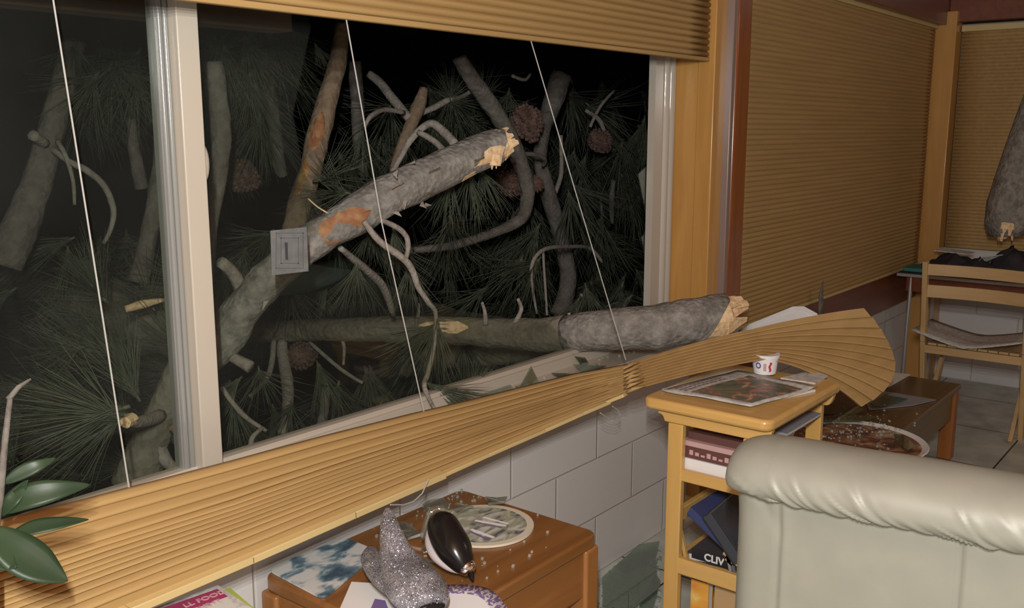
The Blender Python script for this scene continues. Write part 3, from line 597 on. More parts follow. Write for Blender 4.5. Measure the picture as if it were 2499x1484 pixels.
def tuft(px, py, Y, deg, Lpx, tilt=0, kind=None, par=None):
    p = PY(px, py, Y); a = math.radians(deg); d = (RT*math.cos(a) + UP*math.sin(a) + FW*tilt).normalized()
    if par is None:
        best = 1e9
        for o, P in LIMBS:
            if TC.get(o, 0) > 95: continue
            for q in P[::3]:
                l = (q-p).length
                if l < best: best = l; par = o
    TC[par] = TC.get(par, 0) + 1
    o = bpy.data.objects.new('needle_tuft', TM[R.randrange(6) if kind is None else kind]); COL.objects.link(o); o.parent = par
    s = Lpx*mpp(p); o.matrix_local = Matrix.Translation(p - BASE[par]) @ (Vector((0,0,1)).rotation_difference(d).to_matrix().to_4x4()) @ Matrix.Rotation(R.random()*6, 4, 'Z') @ Matrix.Diagonal((s, s, s, 1))
for q in [(1145,425,2.1,-92,150,-.1,1,d0),(1175,420,2.12,-70,130,0,1,d0),(1100,440,2.1,-105,140,0,1,d0),(960,560,2.15,-80,110,0,5),(905,560,2.2,-100,100,0,1),(1062,795,1.93,-125,150,-.2,1),(1068,800,1.92,-85,150,-.3,5),(1055,800,1.94,-150,170,0,1),(1050,940,1.84,-35,140,0,5),(1065,945,1.83,-20,150,-.1,5),
          (1000,650,2.05,-85,130,0,1),(870,650,2.15,-95,140,0,3),(1100,540,2.5,-90,130,0,0),(1310,560,2.6,-120,150,0,1),(1270,640,2.6,-110,160,0,0),(1390,480,2.6,-80,160,0,1),(1310,640,2.4,-130,140,0,0),(545,110,2.7,-85,190,0,1),(600,100,2.7,-70,180,0,1),(610,190,2.7,-90,170,0,3),(660,90,2.8,-60,190,0,1),(720,80,2.8,-50,120,0,1),(770,110,2.4,-60,60,0,5),(270,170,3.0,-100,180,0,2),(330,180,3.0,-90,180,0,0),(230,190,3.0,-130,170,0,0),
          (290,1010,2.1,170,260,0,5),(285,1000,2.1,195,280,0,5),(290,1020,2.1,150,240,0,1),(280,1030,2.12,215,220,0,1),(330,960,2.3,120,200,0,1),(1180,240,2.6,80,90,0,0),(1100,240,2.6,90,90,0,2),(1100,245,2.6,-60,90,0,2),(990,350,2.6,-100,130,0,3),(880,330,2.7,-90,120,0,3),(1230,960,1.90,60,110,0,5),(1150,960,1.85,75,90,0,5),(820,560,2.4,-95,110,0,1),(840,470,2.4,170,140,0,4),(780,440,2.5,10,150,0,4)]: tuft(*q)
for (x0,y0,x1,y1,Y0,Y1,n,mid) in [(180,90,400,260,2.9,3.5,8,-95),(480,90,720,330,2.7,3.3,18,-85),(700,380,1000,680,2.6,3.4,20,-80),(850,180,1120,360,2.8,3.4,14,-75),(1380,200,1590,720,2.8,3.8,40,-80),(1120,220,1340,420,2.9,3.5,12,-90),(1080,480,1340,760,2.7,3.4,20,-100),(0,560,480,740,3.2,3.9,22,-120),(0,800,460,1180,2.4,3.2,30,170),(540,560,760,760,2.6,3.4,14,-90),(540,860,1000,1090,2.2,3.0,20,-110),(1000,830,1330,930,2.4,3.0,10,-100),(1400,700,1560,800,2.2,2.8,8,-90),(190,690,470,900,2.6,2.9,12,150)]:
    for k in range(n): tuft(R.uniform(x0,x1), R.uniform(y0,y1), R.uniform(Y0,Y1), mid+R.uniform(-45,45), R.uniform(110,190), R.uniform(-.5,.5))

# paper label on the glass
lab = thing('paper_label', 'pale translucent paper label stuck on the broken glass pane', 'label', PY(706,668,YG-.003))
q = [PY(x, y, YG-.003) for x, y in [(660,563),(748,554),(753,662),(664,672)]]
ls = part('sheet', G().prism(q, (0,.001,0)), M['tape'], lab)
g = G()
def ring(g, cx, cy, w0, h0, t):
    for (a, b, c2, d) in [(cx-w0,cy-h0,cx+w0,cy-h0+t),(cx-w0,cy+h0-t,cx+w0,cy+h0),(cx-w0,cy-h0,cx-w0+t,cy+h0),(cx+w0-t,cy-h0,cx+w0,cy+h0)]:
        g.prism([PY(x, y, YG-.0036) for x, y in [(a,b),(c2,b),(c2,d),(a,d)]], (0,.0004,0))
ring(g, 707, 612, 34, 44, 2); ring(g, 707, 612, 22, 32, 2)
part('printed_border', g, plain('label_grey', (.115,.12,.125), .7), ls)
part('printed_mark', G().prism([PY(x, y, YG-.0038) for x, y in [(695,592),(702,592),(703,634),(697,634)]], (0,.0004,0)), M['slate'], ls)

# ------------------------------------------------------------------ shards on the sill
def shard(pts, label, grp='glass shards on the window sill', mt='shard', th=.004, d=None):
    return solo('glass_shard', G().prism(pts, d or Vector((0, .001, th))), M[mt], label, 'glass', grp, smooth=False)
Z0 = SILL + .004
shard([PY(1296,893,1.73), PY(1312,925,1.71), PY(1268,945,1.70)], 'upright triangular shard on the sill, left of the flat dark ones', d=Vector((.004,.003,0)))
shard([PZ(1258,946,Z0), PZ(1310,928,Z0), PZ(1322,938,Z0), PZ(1280,952,Z0)], 'flat dark green shard at the foot of the upright one')
shard([PZ(1346,913,Z0+.01), PZ(1430,915,Z0+.006), PZ(1372,930,Z0)], 'long pointed dark shard right of the upright one')
shard([PZ(1400,892,Z0+.02), PZ(1480,895,Z0), PZ(1440,915,Z0), PZ(1420,910,Z0)], 'broad dark shard nearest the log on the sill')
shard([PY(1398,865,1.80), PY(1425,868,1.80), PY(1448,905,1.74), PY(1430,905,1.74)], 'leaning shard propped under the log', d=Vector((.004,.003,0)))
shard([PZ(1375,930,Z0+.004), PZ(1428,920,Z0+.004), PZ(1420,928,Z0+.004), PZ(1385,938,Z0+.004)], 'thin white sliver in front of the long pointed shard', mt='paper')
shard([PZ(1150,952,Z0), PZ(1235,925,Z0), PZ(1255,955,Z0), PZ(1180,968,Z0)], 'wide pale green shard left of the upright one')
shard([PZ(1040,990,Z0), PZ(1100,975,Z0), PZ(1090,992,Z0)], 'pointed shard beside the foot of the middle cord')
shard([PZ(978,1012,Z0), PZ(1030,1000,Z0), PZ(1022,1010,Z0)], 'small grey shard left of the middle cord')
g = G()
for k in range(60):
    x = R.uniform(960,1560); y = 1000 - .285*(x-1000) + R.uniform(-8,20); p = PZ(x, y, SILL+.004); s = R.uniform(.0015,.005)
    if p.y > YF-.01: continue
    g.obox(p, Vector((s,s*.4,0)), Vector((-s*.4,s,s*.3)), Vector((0,-s*.3,s*.7)))
solo('glass_crumbs', g, M['crumb'], 'glass crumbs scattered along the window sill', 'glass', kind='stuff', smooth=False)

# ------------------------------------------------------------------ side table with ornaments
ST = .53
st = thing('side_table', 'low square dark brown wooden side table under the fallen blind', 'table', (1.52,1.44,0))
def rrect(x0, y0, x1, y1, r, z, n=6):
    out = []
    for cx, cy, a0 in [(x1-r,y1-r,0),(x0+r,y1-r,90),(x0+r,y0+r,180),(x1-r,y0+r,270)]:
        for k in range(n+1): a = math.radians(a0+90*k/n); out.append(Vector((cx+r*math.cos(a), cy+r*math.sin(a), z)))
    return out
part('tabletop', G().prism(rrect(1.19,1.21,1.85,1.665,.03,ST-.035), (0,0,.035)), M['teak'], st, .008)
g = G()
g.box((1.195,1.225,.37),(1.215,1.65,ST-.037)).box((1.825,1.225,.37),(1.845,1.65,ST-.037)).box((1.2,1.222,.37),(1.84,1.242,ST-.037)).box((1.2,1.635,.37),(1.84,1.655,ST-.037))
part('apron', g, M['teaks'], st, .004)
for x in (1.185, 1.80):
    for y in (1.212, 1.612): part('leg', G().box((x,y,0),(x+.055,y+.055,ST-.036)), M['teakz'], st, .008)
zt = ST+.001
q = [PZ(x, y, zt) for x, y in [(650,1392),(842,1316),(925,1350),(790,1466)]]
def roundpoly(P, r, n=5):
    out = []; m_ = len(P)
    for i in range(m_):
        a, b, c2 = P[i-1], P[i], P[(i+1)%m_]; u = (a-b).normalized(); v = (c2-b).normalized()
        for k in range(n+1): t = k/n; out.append((b+u*r)*(1-t)**2 + b*2*t*(1-t) + (b+v*r)*t*t)
    return out
solo('placemat', G().prism(roundpoly(q, .03), (0,0,.005)), M['seaside'], 'blue and white seascape placemat on the left of the low brown table', 'placemat', smooth=False)
# round print plaque
cc = (PZ(1280,1285,zt) + PZ(1060,1285,zt))/2; cc = PZ(1180,1285,zt); rad = .125
tv = thing('round_placemat', 'round cream rimmed placemat with a green print on the low table', 'placemat', cc)
part('rim', G().lathe(cc, [(.0001,0),(rad,0),(rad,.006),(rad*.86,.006)], 48), M['cream'], tv)
pf = part('printed_face', G().lathe(cc, [(.0001,.0062),(rad*.86,.0062)], 48), M['village'], tv)
g = G()
for (a, b, w0) in [((1160,1270),(1235,1283),.008),((1150,1292),(1205,1312),.009),((1180,1262),(1240,1278),.006)]: g.bar(PZ(*a, zt+.0066), PZ(*b, zt+.0066), w0, .0005)
part('painted_boats', g, M['white'], pf)
g = G()
for (a, b, w0) in [((1165,1276),(1225,1288),.005),((1150,1299),(1195,1318),.006)]: g.bar(PZ(*a, zt+.007), PZ(*b, zt+.007), w0, .0005)
part('painted_hulls', g, M['purple'], pf)

# rounded plate with purple spattered rim + paper napkin
pz = ST+.012
pl = [PZ(x, y, pz) for x, y in [(1000,1432),(1195,1430),(1262,1520),(960,1600)]]
plate = thing('spatter_plate', 'white rounded plate with purple spattered rim at the front of the low table', 'plate', sum(pl, Vector())/4 - Vector((0,0,.011)))
ctr = sum(pl, Vector())/4
g = G(); o1 = roundpoly(pl, .06, 8); rows = [[ctr+(p-ctr)*.6+Vector((0,0,-.010)) for p in o1],[ctr+(p-ctr)*1.0 for p in o1],[ctr+(p-ctr)*1.0+Vector((0,0,.004)) for p in o1],[ctr+(p-ctr)*.72+Vector((0,0,-.003)) for p in o1]]
part('rim', g.grid(rows, True), M['spatter'], plate, smooth=True)
g = G(); n1 = len(o1); g.add([ctr+(p-ctr)*.73+Vector((0,0,-.0025)) for p in o1], [list(range(n1))])
part('well', g, M['white'], plate)
q = [PZ(x, y, ST+.004) for x, y in [(858,1426),(950,1432),(1000,1530),(800,1560)]]
nk = solo('paper_napkin', G().prism(q, (0,0,.006)), M['paper'], 'folded white paper napkin lying at the left of the spattered plate', 'napkin', smooth=False)
q = [PZ(x, y, ST+.0108) for x, y in [(915,1462),(940,1466),(960,1520),(890,1520)]]
part('purple_band', G().prism(q, (0,0,.0006)), M['purple'], nk)

# glass birds
def loft(path, rad, flat=1.0, n=20, ax=Vector((0,0,1))):
    g = G(); rows = []
    for i, p in enumerate(path):
        t = (path[min(i+1,len(path)-1)]-path[max(i-1,0)]).normalized(); s = t.cross(ax).normalized(); u = s.cross(t)
        rows.append([p + s*math.cos(a)*rad[i] + u*math.sin(a)*rad[i]*flat for a in [2*math.pi*k/n for k in range(n)]])
    g.grid(rows, True); b = len(g.v); g.add([path[0], path[-1]], []); m_ = len(rows)
    for k in range(n):
        g.f.append([b, (k+1)%n, k]); g.mi.append(0); g.f.append([b+1, (m_-1)*n+k, (m_-1)*n+(k+1)%n]); g.mi.append(0)
    return g
def pth(l, k=5):
    sp = smooth_path(l, k); P = [PZ(q[0], q[1], q[2]) for q in sp]; return P, [q[3]/2*mpp(p) for q, p in zip(sp, P)]
gb = thing('glass_bird', 'silver glitter glass bird with raised tail and black head, lying on the plate edge', 'ornament', PZ(1010,1420,ST+.012))
P, rd = pth([(946,1240,.70,10),(948,1262,.69,34),(954,1300,.67,56),(966,1345,.645,82),(985,1390,.62,118),(1010,1430,.605,146),(1030,1458,.595,140),(1042,1478,.592,110)])
part('body', loft(P, rd, .55), M['glitter'], gb, smooth=True)
P, rd = pth([(905,1335,.60,20),(908,1360,.60,56),(930,1400,.595,70),(965,1440,.59,60),(1000,1468,.59,30)])
part('wing', loft(P, rd, .35), M['glitter'], gb, smooth=True)
P, rd = pth([(1020,1352,.61,6),(1042,1385,.605,30),(1065,1420,.60,44),(1075,1448,.595,36),(1070,1468,.595,12)])
part('wing', loft(P, rd, .4), M['clear'], gb, smooth=True, label='clear glass wing')
P, rd = pth([(1040,1470,.595,50),(1042,1482,.585,90),(1046,1500,.575,80),(1050,1515,.57,30)])
part('head', loft(P, rd, .7), M['black'], gb, smooth=True, label='black glossy head')
bb = thing('glass_bird', 'black and white glass bird tipped onto its beak on the low table', 'ornament', PZ(1150,1416,ST))
P, rd = pth([(1074,1262,.645,40),(1078,1276,.638,74),(1092,1310,.618,88),(1110,1342,.600,88),(1126,1370,.583,66),(1138,1390,.571,40)])
part('body', loft(P, rd, .95), M['black'], bb, smooth=True)
P2, rd = pth([(1050,1292,.615,16),(1056,1322,.60,40),(1072,1352,.585,50),(1100,1380,.570,38),(1128,1394,.560,22)])
part('belly', loft(P2, rd, .7), plain('opal_glass', (.55,.5,.5), .1), bb, smooth=True, label='white glass belly')
P3, rd = pth([(1131,1376,.578,36),(1140,1386,.573,48),(1147,1396,.567,34)])
part('eye', loft(P3, rd, .9), M['silver'], bb, smooth=True, label='silver mirrored head band')
P3, rd = pth([(1145,1394,.562,24),(1150,1405,.553,16),(1154,1420,.542,4)])
part('beak', loft(P3, rd, .9), M['black'], bb, smooth=True)
P3, rd = pth([(1098,1252,.64,16),(1075,1242,.645,20),(1052,1250,.64,20),(1042,1272,.62,18),(1030,1315,.58,16)])
part('tail', loft(P3, rd, .8), M['clear'], bb, smooth=True, label='clear glass tail loop')
P3, rd = pth([(1100,1380,.575,16),(1070,1372,.56,14),(1036,1368,.55,8)])
part('wing', loft(P3, rd, .6), M['clear'], bb, smooth=True, label='clear glass wing')
# broken glass heap behind the birds
rs = random.Random(11)
names = ['curved clear glass piece at the back of the low table, under the blind', 'clear jar fragment left of the tipped glass bird', 'jagged clear glass piece behind the round placemat', 'clear glass flake lying against the block wall edge of the table', 'bent clear glass splinter next to the silver bird tail', 'clear glass piece between the two glass birds']
for nme, (x, y, s, z) in zip(names, [(1060,1215,46,.565),(1010,1275,40,.57),(1130,1225,40,.56),(1210,1222,44,.548),(985,1250,34,.575),(1045,1330,26,.545)]):
    c = PZ(x, y, z); a = s*mpp(c); 
    for e in [0]:
        base = [c + Vector((math.cos(t)*a*rs.uniform(.5,.9), math.sin(t)*a*rs.uniform(.5,.9), rs.uniform(-.5,.5)*a*.5)) for t in [0,1.2,2.3,3.4,4.6,5.4]]
    mz = min(p.z for p in base); base = [p + Vector((0,0,ST+.002-mz)) for p in base]
    g = G(); top = [p + Vector((0,0,a*rs.uniform(.12,.2))) for p in base]
    g.add(base+top+[sum(base,Vector())/6+Vector((0,0,a*.25))], [[i,(i+1)%6,6+(i+1)%6,6+i] for i in range(6)]+[[6+i,6+(i+1)%6,12] for i in range(6)]+[list(range(6))[::-1]])
    solo('glass_fragment', g, M['clear'], nme, 'glass', 'broken glass on the low table', smooth=False)
g = G()
for k in range(200):
    if k < 130: p = PZ(R.gauss(1080,70), R.gauss(1228,22), ST+.003)
    else: p = PZ(R.uniform(880,1420), R.uniform(1220,1420), ST+.003)
    if not (1.2 < p.x < 1.84 and 1.22 < p.y < 1.655): continue
    s = R.uniform(.0008,.003); g.obox(p, Vector((s,s*.5,0)), Vector((-s*.5,s,s*.4)), Vector((0,-s*.4,s)))
solo('glass_crumbs', g, M['crumb'], 'glass crumbs sprinkled over the low table top', 'glass', kind='stuff', smooth=False)

# magazines bottom left
MZ = .62
stn = thing('magazine_stand', 'dark wooden stand carrying the cookery magazines at the bottom edge', 'stand', (.9,1.42,0))
part('top', G().box((.62,1.22,.56),(.985,1.50,.585)), M['teak'], stn, .004)
for x in (.63,.94):
    for y in (1.23,1.455): part('leg', G().box((x,y,0),(x+.04,y+.04,.56)), M['teakz'], stn, .004)
q = [PZ(x, y, MZ-.012) for x, y in [(525,1436),(562,1432),(640,1500),(560,1530)]]
q = [PZ(x, y, .60) for x, y in [(430,1470),(561,1432),(660,1515),(520,1580)]]
mg2 = solo('magazine', G().prism([p - Vector((0,0,.014)) for p in q], (0,0,.012)), [M['lime']], 'lime green magazine peeking out under the magenta one', 'magazine', 'cookery magazines', smooth=False)
q = [PZ(x, y, .60) for x, y in [(375,1494),(532,1437),(625,1500),(460,1580)]]
mg = solo('magazine', G().prism(q, (0,0,.008)), M['news'], 'magenta topped food magazine at the bottom edge under the fallen blind', 'magazine', 'cookery magazines', smooth=False)
q2 = [PZ(x, y, .6085) for x, y in [(375,1492),(530,1438),(556,1456),(400,1512)]]
mb = part('magenta_banner', G().prism(q2, (0,0,.0006)), M['magenta'], mg)
a, b = PZ(478,1477,.6095), PZ(545,1452,.6095)
lettering('LL FOOD', mb, M['pink'], PZ(452,1483,.6095), b-a, ZU.cross(b-a), .021, bold=.0004)
lettering('LOVE IT', mb, M['pink'], PZ(462,1498,.6095), b-a, ZU.cross(b-a), .019, bold=.0004)

# ------------------------------------------------------------------ potted plant at the left edge
pt = thing('potted_plant', 'broad leaved green pot plant at the left edge in front of the fallen blind', 'plant', (.50,1.44,0))
part('pot', G().lathe((.50,1.40,0), [(.0001,0),(.09,0),(.12,.22),(.13,.22),(.13,.25),(.115,.25),(.11,.21),(.0001,.21)], 28), M['terra'], pt)
part('soil', G().lathe((.50,1.40,0), [(.0001,.212),(.112,.212)], 24), M['soil'], pt)
stem = [Vector((.50,1.40,.2)), Vector((.52,1.42,.5)), PY(-20,1330,1.45), PY(0,1210,1.46), PY(12,1080,1.47), PY(25,968,1.48)]
part('stem', G().tube(stem, [.012,.010,.008,.006,.005,.004], 8), M['barkd'], pt, smooth=True)
part('dead_twig', G().tube([PY(20,975,1.48), PY(45,945,1.48), PY(75,925,1.48)], [.005,.004,.002], 6), M['barkd'], pt, smooth=True)
def leaf(pts, wd, nrm=None, cup=.10):
    # pts: photo points with depth, base to tip
    sp = smooth_path(pts, 5); P = [PY(*q) for q in sp]; n = len(P); rows = []
    for i, p in enumerate(P):
        t = (P[min(i+1,n-1)]-P[max(i-1,0)]).normalized(); nv = Vector(nrm or (-.45,-.35,.8)); s = t.cross(nv).normalized(); u = s.cross(t); w0 = wd/2*mpp(p)*(math.sin(math.pi*min(1,(i/(n-1))**.85*.97+.03))**1.1)+.0006
        rows.append([p + s*w0*k + u*(abs(k)*w0*cup) for k in (-1,-.66,-.33,0,.33,.66,1)])
    return G().grid(rows)
for pts, wd, nr in [([(5,1250,1.46),(60,1215,1.44),(140,1196,1.42),(222,1183,1.41)],62,(-.6,-.65,.5)),([(0,1330,1.45),(70,1292,1.43),(150,1276,1.41),(216,1268,1.40)],40,(-.5,-.4,.75)),
                    ([(-30,1290,1.42),(40,1345,1.40),(110,1390,1.37),(165,1418,1.35)],100,(-.3,-.5,.8)),([(8,1180,1.47),(50,1155,1.46),(95,1135,1.45),(136,1118,1.45)],34,(-.7,-.6,.3)),([(0,1260,1.46),(25,1225,1.45),(50,1195,1.45),(68,1172,1.44)],36,(-.7,-.6,.3)),([(-40,1240,1.45),(-20,1330,1.42),(10,1370,1.40),(40,1385,1.38)],70,(-.4,-.5,.8))]:
    part('leaf', leaf(pts, wd, nr), M['leaf'], pt, solid=.0012, smooth=True)

# ------------------------------------------------------------------ magazine shelf
sh = thing('magazine_shelf', 'honey pine side stand with open shelves beside the cream sofa', 'shelf', (2.5,1.15,0))
part('tabletop', G().prism(rrect(2.252,.955,2.768,1.340,.03,.728), (0,0,.032)), M['honey'], sh, .010)
def endframe(x0, x1):
    g = G()
    part('post', G().box((x0,1.222,0),(x1,1.268,.691)), M['honeyz'], sh, .003)
    part('post', G().box((x0,.996,0),(x1,1.042,.691)), M['honeyz'], sh, .003)
    poly = [(x0,1.302,.727),(x0,1.302,.712)] + [(x0, 1.302-.016*math.sin(a)-.004, .712-.016*(1-math.cos(a))) for a in (.4,.9,1.4)] + [(x0,1.28,.692),(x0,.985,.692)] + [(x0, .985-.018*math.sin(a), .712-.020*math.cos(a)) for a in (.4,.9,1.4)] + [(x0,.962,.727)]
    part('top_rail', G().prism(poly, (x1-x0,0,0)), M['honey'], sh, .003)
    part('rail', G().box((x0+.002,1.0,.528),(x1-.002,1.24,.562)), M['honey'], sh, .003)
    part('rail', G().box((x0+.002,1.0,.250),(x1-.002,1.24,.298)), M['honey'], sh, .003)
endframe(2.280, 2.302); endframe(2.716, 2.738)
for z in (.528,): part('shelf_board', G().box((2.303,.99,z+.004),(2.715,1.27,z+.022)), M['honey'], sh, .002)
part('shelf_board', G().box((2.303,.99,.255),(2.715,1.27,.272)), M['honey'], sh, .002)
part('shelf_board', G().box((2.303,.99,.03),(2.715,1.27,.05)), M['honey'], sh, .002)
part('side_rail', G().box((2.303,1.245,.385),(2.715,1.262,.425)), M['honeyz'], sh, .002)
part('side_rail', G().box((2.303,1.0,.385),(2.715,1.017,.425)), M['honeyz'], sh, .002)
part('divider', G().bar((2.32,1.215,.275),(2.32,1.245,.385), .012, .01), M['honeyz'], sh, .001)
def book(x0, y0, z0, x1, y1, z1, cov, label, pages='paper', spine=None, grp='books on the pine stand', rot=None, name='book'):
    o = thing(name, label, 'book' if name == 'book' else name, ((x0+x1)/2,(y0+y1)/2,z0), grp)
    t = min(.0025, (z1-z0)*.2)
    part('pages', G().box((x0+.004,y0+.003,z0+t),(x1-.003,y1-.003,z1-t)), M[pages], o)
    cv_ = part('cover', G().box((x0,y0,z1-t),(x1,y1,z1)).box((x0,y0,z0),(x1,y1,z0+t)).box((x0-.0015,y0,z0),(x0+.0015,y1,z1)), M[cov], o, .0008)
    return cv_
b = book(2.31,1.035,.551,2.56,1.235,.589,'white','white spined book at the bottom of the pile in the pine stand')
part('spine_mark', G().box((2.3075,1.075,.556),(2.309,1.10,.572)), M['blackm'], b)
b = book(2.315,1.03,.590,2.55,1.232,.624,'maroon','dark brown book second in the pile in the pine stand', 'maroon')
g = G()
for k in range(9): g.box((2.3125,1.06+.018*k,.600),(2.3132,1.072+.018*k,.606+.004*(k%3)))
part('spine_print', g, M['pink'], b)
book(2.312,1.05,.625,2.56,1.238,.640,'pink','pale pink spined book in the middle of the pile in the pine stand')
b = book(2.33,1.04,.641,2.57,1.230,.662,'maroon','dark maroon magazine on top of the pile in the pine stand', 'maroon')
book(2.45,.99,.663,2.70,1.12,.672,'greybook','grey white edged magazine at the far right of the pile', grp='books on the pine stand')
# rack: leaning things
def slab(c, ax, ay, az, mt, label, name='book', pages=None, cat=None, grp='books on the pine stand'):
    ax, ay, az = Vector(ax), Vector(ay), Vector(az); o = thing(name, label, cat or name, Vector(c)-Vector((0,0,abs(ax.z)+abs(ay.z)+abs(az.z))), grp)
    cv_ = part('cover', G().obox(Vector(c)-az*.85, ax, ay, az*.12).obox(Vector(c)+az*.85, ax, ay, az*.12).obox(Vector(c)-ay*.97, ax, ay*.03, az), M[mt], o)
    part('pages', G().obox(c, ax*.97, ay*.95, az*.75), M[pages or 'paper'], o)
    return cv_
bl = slab((2.40,1.150,.405),(.0,.055,.035),(.10,.0,.0),(.0,-.006,.012),'navy','navy blue book leaning inside the pine rack')
bl2 = slab((2.395,1.10,.392),(-.01,.045,.06),(.11,.01,.0),(.0,-.016,.012),'slate','dark slate book leaning over the navy book', pages='greybook')
a0 = Vector((2.284,1.125,.38))
cl = slab((2.44,1.135,.302),(.11,0,.004),(0,.085,-.012),(-.001,.002,.014),'slate','black paperback with white CLIV lettering lying in the rack')
bx = Vector((2.3285,1.16,.297))
el = part('edge_label', G().box((2.3275,1.06,.288),(2.3290,1.205,.318)), M['blackm'], cl)
lettering('CLIV', el, M['white'], (2.3268,1.165,.2925), (0,-1,0), (0,0,1), .030, bold=.0008)
slab((2.36,1.055,.36),(.0,.03,-.045),(.05,0,0),(0,.012,.008),'kraft','brown card folder propped at the right of the rack', 'folder')
slab((2.37,1.085,.335),(.0,.012,.055),(.06,0,0),(0,.006,-.001),'greybook','grey curled brochure beside the brown folder', 'brochure')
slab((2.345,1.045,.31),(.0,.055,.03),(.03,0,0),(0,-.005,.010),'kraft','tan card box flap above the lower rail', 'card')
sb = slab((2.36,1.185,.16),(0,.028,0),(0,0,.085),(.014,0,0),'sunset','orange yellow covered book upright on the bottom shelf', 'book')
part('cover_band', G().box((2.343,1.16,.215),(2.3455,1.212,.242)), M['slate'], sb)
slab((2.37,1.105,.155),(0,.035,0),(0,0,.088),(.02,0,0),'kraft','tan cardboard box upright on the bottom shelf', 'box')
slab((2.375,1.045,.15),(0,.016,0),(0,0,.085),(.02,0,0),'greybook','grey spined book at the right of the bottom shelf', 'book')

# on top of the stand: newspapers, cup
tz = .7605
news = thing('newspaper', 'folded newspaper with a big colour photo on the pine stand', 'newspaper', PZ(1810,950,tz))
q = [PZ(x, y, tz+.008) for x, y in [(1612,952),(1800,903),(1995,948),(1832,992)]]
rows = []
for i in range(13):
    r = []
    for k in range(13):
        u, v = i/12, k/12; p = (q[0]*(1-u)+q[1]*u)*(1-v) + (q[3]*(1-u)+q[2]*u)*v; p = p + Vector((0,0,.004*noise.noise(Vector((u*3,v*3,2))) + (.006 if u > .9 else 0)*v)); r.append(p)
    rows.append(r)
fs = part('front_sheet', G().grid(rows), M['news'], news, solid=.0015, smooth=True)
part('under_sheets', G().prism([PZ(x, y, tz) for x, y in [(1616,954),(1800,905),(1990,956),(1835,990)]], (0,0,.006)), M['paper'], news)
def onnews(u, v, dz=.003): 
    p = (q[0]*(1-u)+q[1]*u)*(1-v) + (q[3]*(1-u)+q[2]*u)*v; return p + Vector((0,0,.004*noise.noise(Vector((u*3,v*3,2))) + (.006 if u > .9 else 0)*v + dz))
part('front_photo', G().grid([[onnews(.10+.78*i/8, .26+.68*k/8, .0025) for k in range(9)] for i in range(9)]), M['photo'], fs, smooth=True)
g = G()
for r_ in range(3):
    for k in range(10): g.grid([[onnews(.10+.055*k+.04*a, .06+.055*r_+.03*b_, .0022) for b_ in (0,1)] for a in (0,1)])
part('headline_print', g, plain('newsprint_ink', (.25,.17,.17), .8), fs)
n2 = solo('newspaper', G().prism([PZ(x, y, tz) for x, y in [(1905,925),(1985,906),(2020,920),(1990,938)]], (0,0,.004)), M['news'], 'loose newspaper pages behind the cup on the pine stand', 'newspaper', smooth=False)
cp = PZ(1866,909,.772)
cup = thing('paper_tub', 'small white tub with red and blue print on the newspaper', 'tub', cp)
cw = part('wall', G().lathe(cp, [(.0001,0),(.033,0),(.040,.050),(.042,.050),(.042,.054),(.039,.054),(.032,.004),(.0001,.004)], 32), M['white'], cup)
part('lid', G().lathe(cp, [(.0001,.0545),(.043,.0545),(.043,.060),(.038,.060),(.0001,.057)], 32), M['white'], cup)
vd = (EYE-cp); th0 = math.atan2(vd.y, vd.x)
def oncup(da, z, dr=.0006): a = th0+da; r = .033+.007*z/.05+dr; return cp + Vector((r*math.cos(a), r*math.sin(a), z))
g = G(); 
for k in range(20):
    a0_, a1_ = 2*math.pi*k/20, 2*math.pi*(k+1)/20
    g.grid([[oncup(-.55+.24*r_*math.cos(a), .028+.010*r_*math.sin(a)) for r_ in (.55,1)] for a in (a0_, a1_)])
part('blue_emblem', g, M['blue_ink'], cw)
g = G(); g.grid([[oncup(.42+.12*a+.06*math.sin(b_*9), .010+.030*b_) for a in (-.8,.8)] for b_ in [i/6 for i in range(7)]])
part('red_figure', g, M['red_ink'], cw)
g = G(); g.grid([[oncup(.0+.12*a, .012+.024*b_) for a in (-1,1)] for b_ in (0,1)]); part('pale_print', g, M['pink'], cw)

# ------------------------------------------------------------------ sofa
so = Vector((1.752,.835,-.004)); du = Vector((.085,-.9964,0)).normalized(); dv = Vector((.9964,.085,0)).normalized()
def S(u, v, z): return so + du*u + dv*v + ZU*z
sofa = thing('leather_sofa', 'cream leather sofa seen from behind at the lower right', 'sofa', S(.8,.4,0))
prof = [(.000,.772),(-.018,.776),(-.036,.792),(-.043,.815),(-.038,.842),(-.020,.866),(.012,.884),(.055,.892),(.105,.889),(.155,.872),(.190,.842),(.200,.80),(.196,.74)]
prof = [q for q in smooth_path([list(q) for q in prof], 4)]
L = 1.75; rows = []
cv, cz = .075, .80
L = 1.76; us = [0,.002,.006,.012,.02,.03,.042,.055,.07,.085] + [.1+i*.0025 for i in range(280)] + [.8+i*.02 for i in range(49)]
ends = .085
wr = []   # wrinkles: (u at seam, lean, width, height, length)
rw = random.Random(5)
for k in range(30): wr.append((.125+.030*k+rw.uniform(-.02,.02), rw.uniform(.5,1.0), rw.uniform(.005,.012), rw.uniform(.004,.014)*(1 if k < 14 else .7), rw.uniform(.45,1.5)))
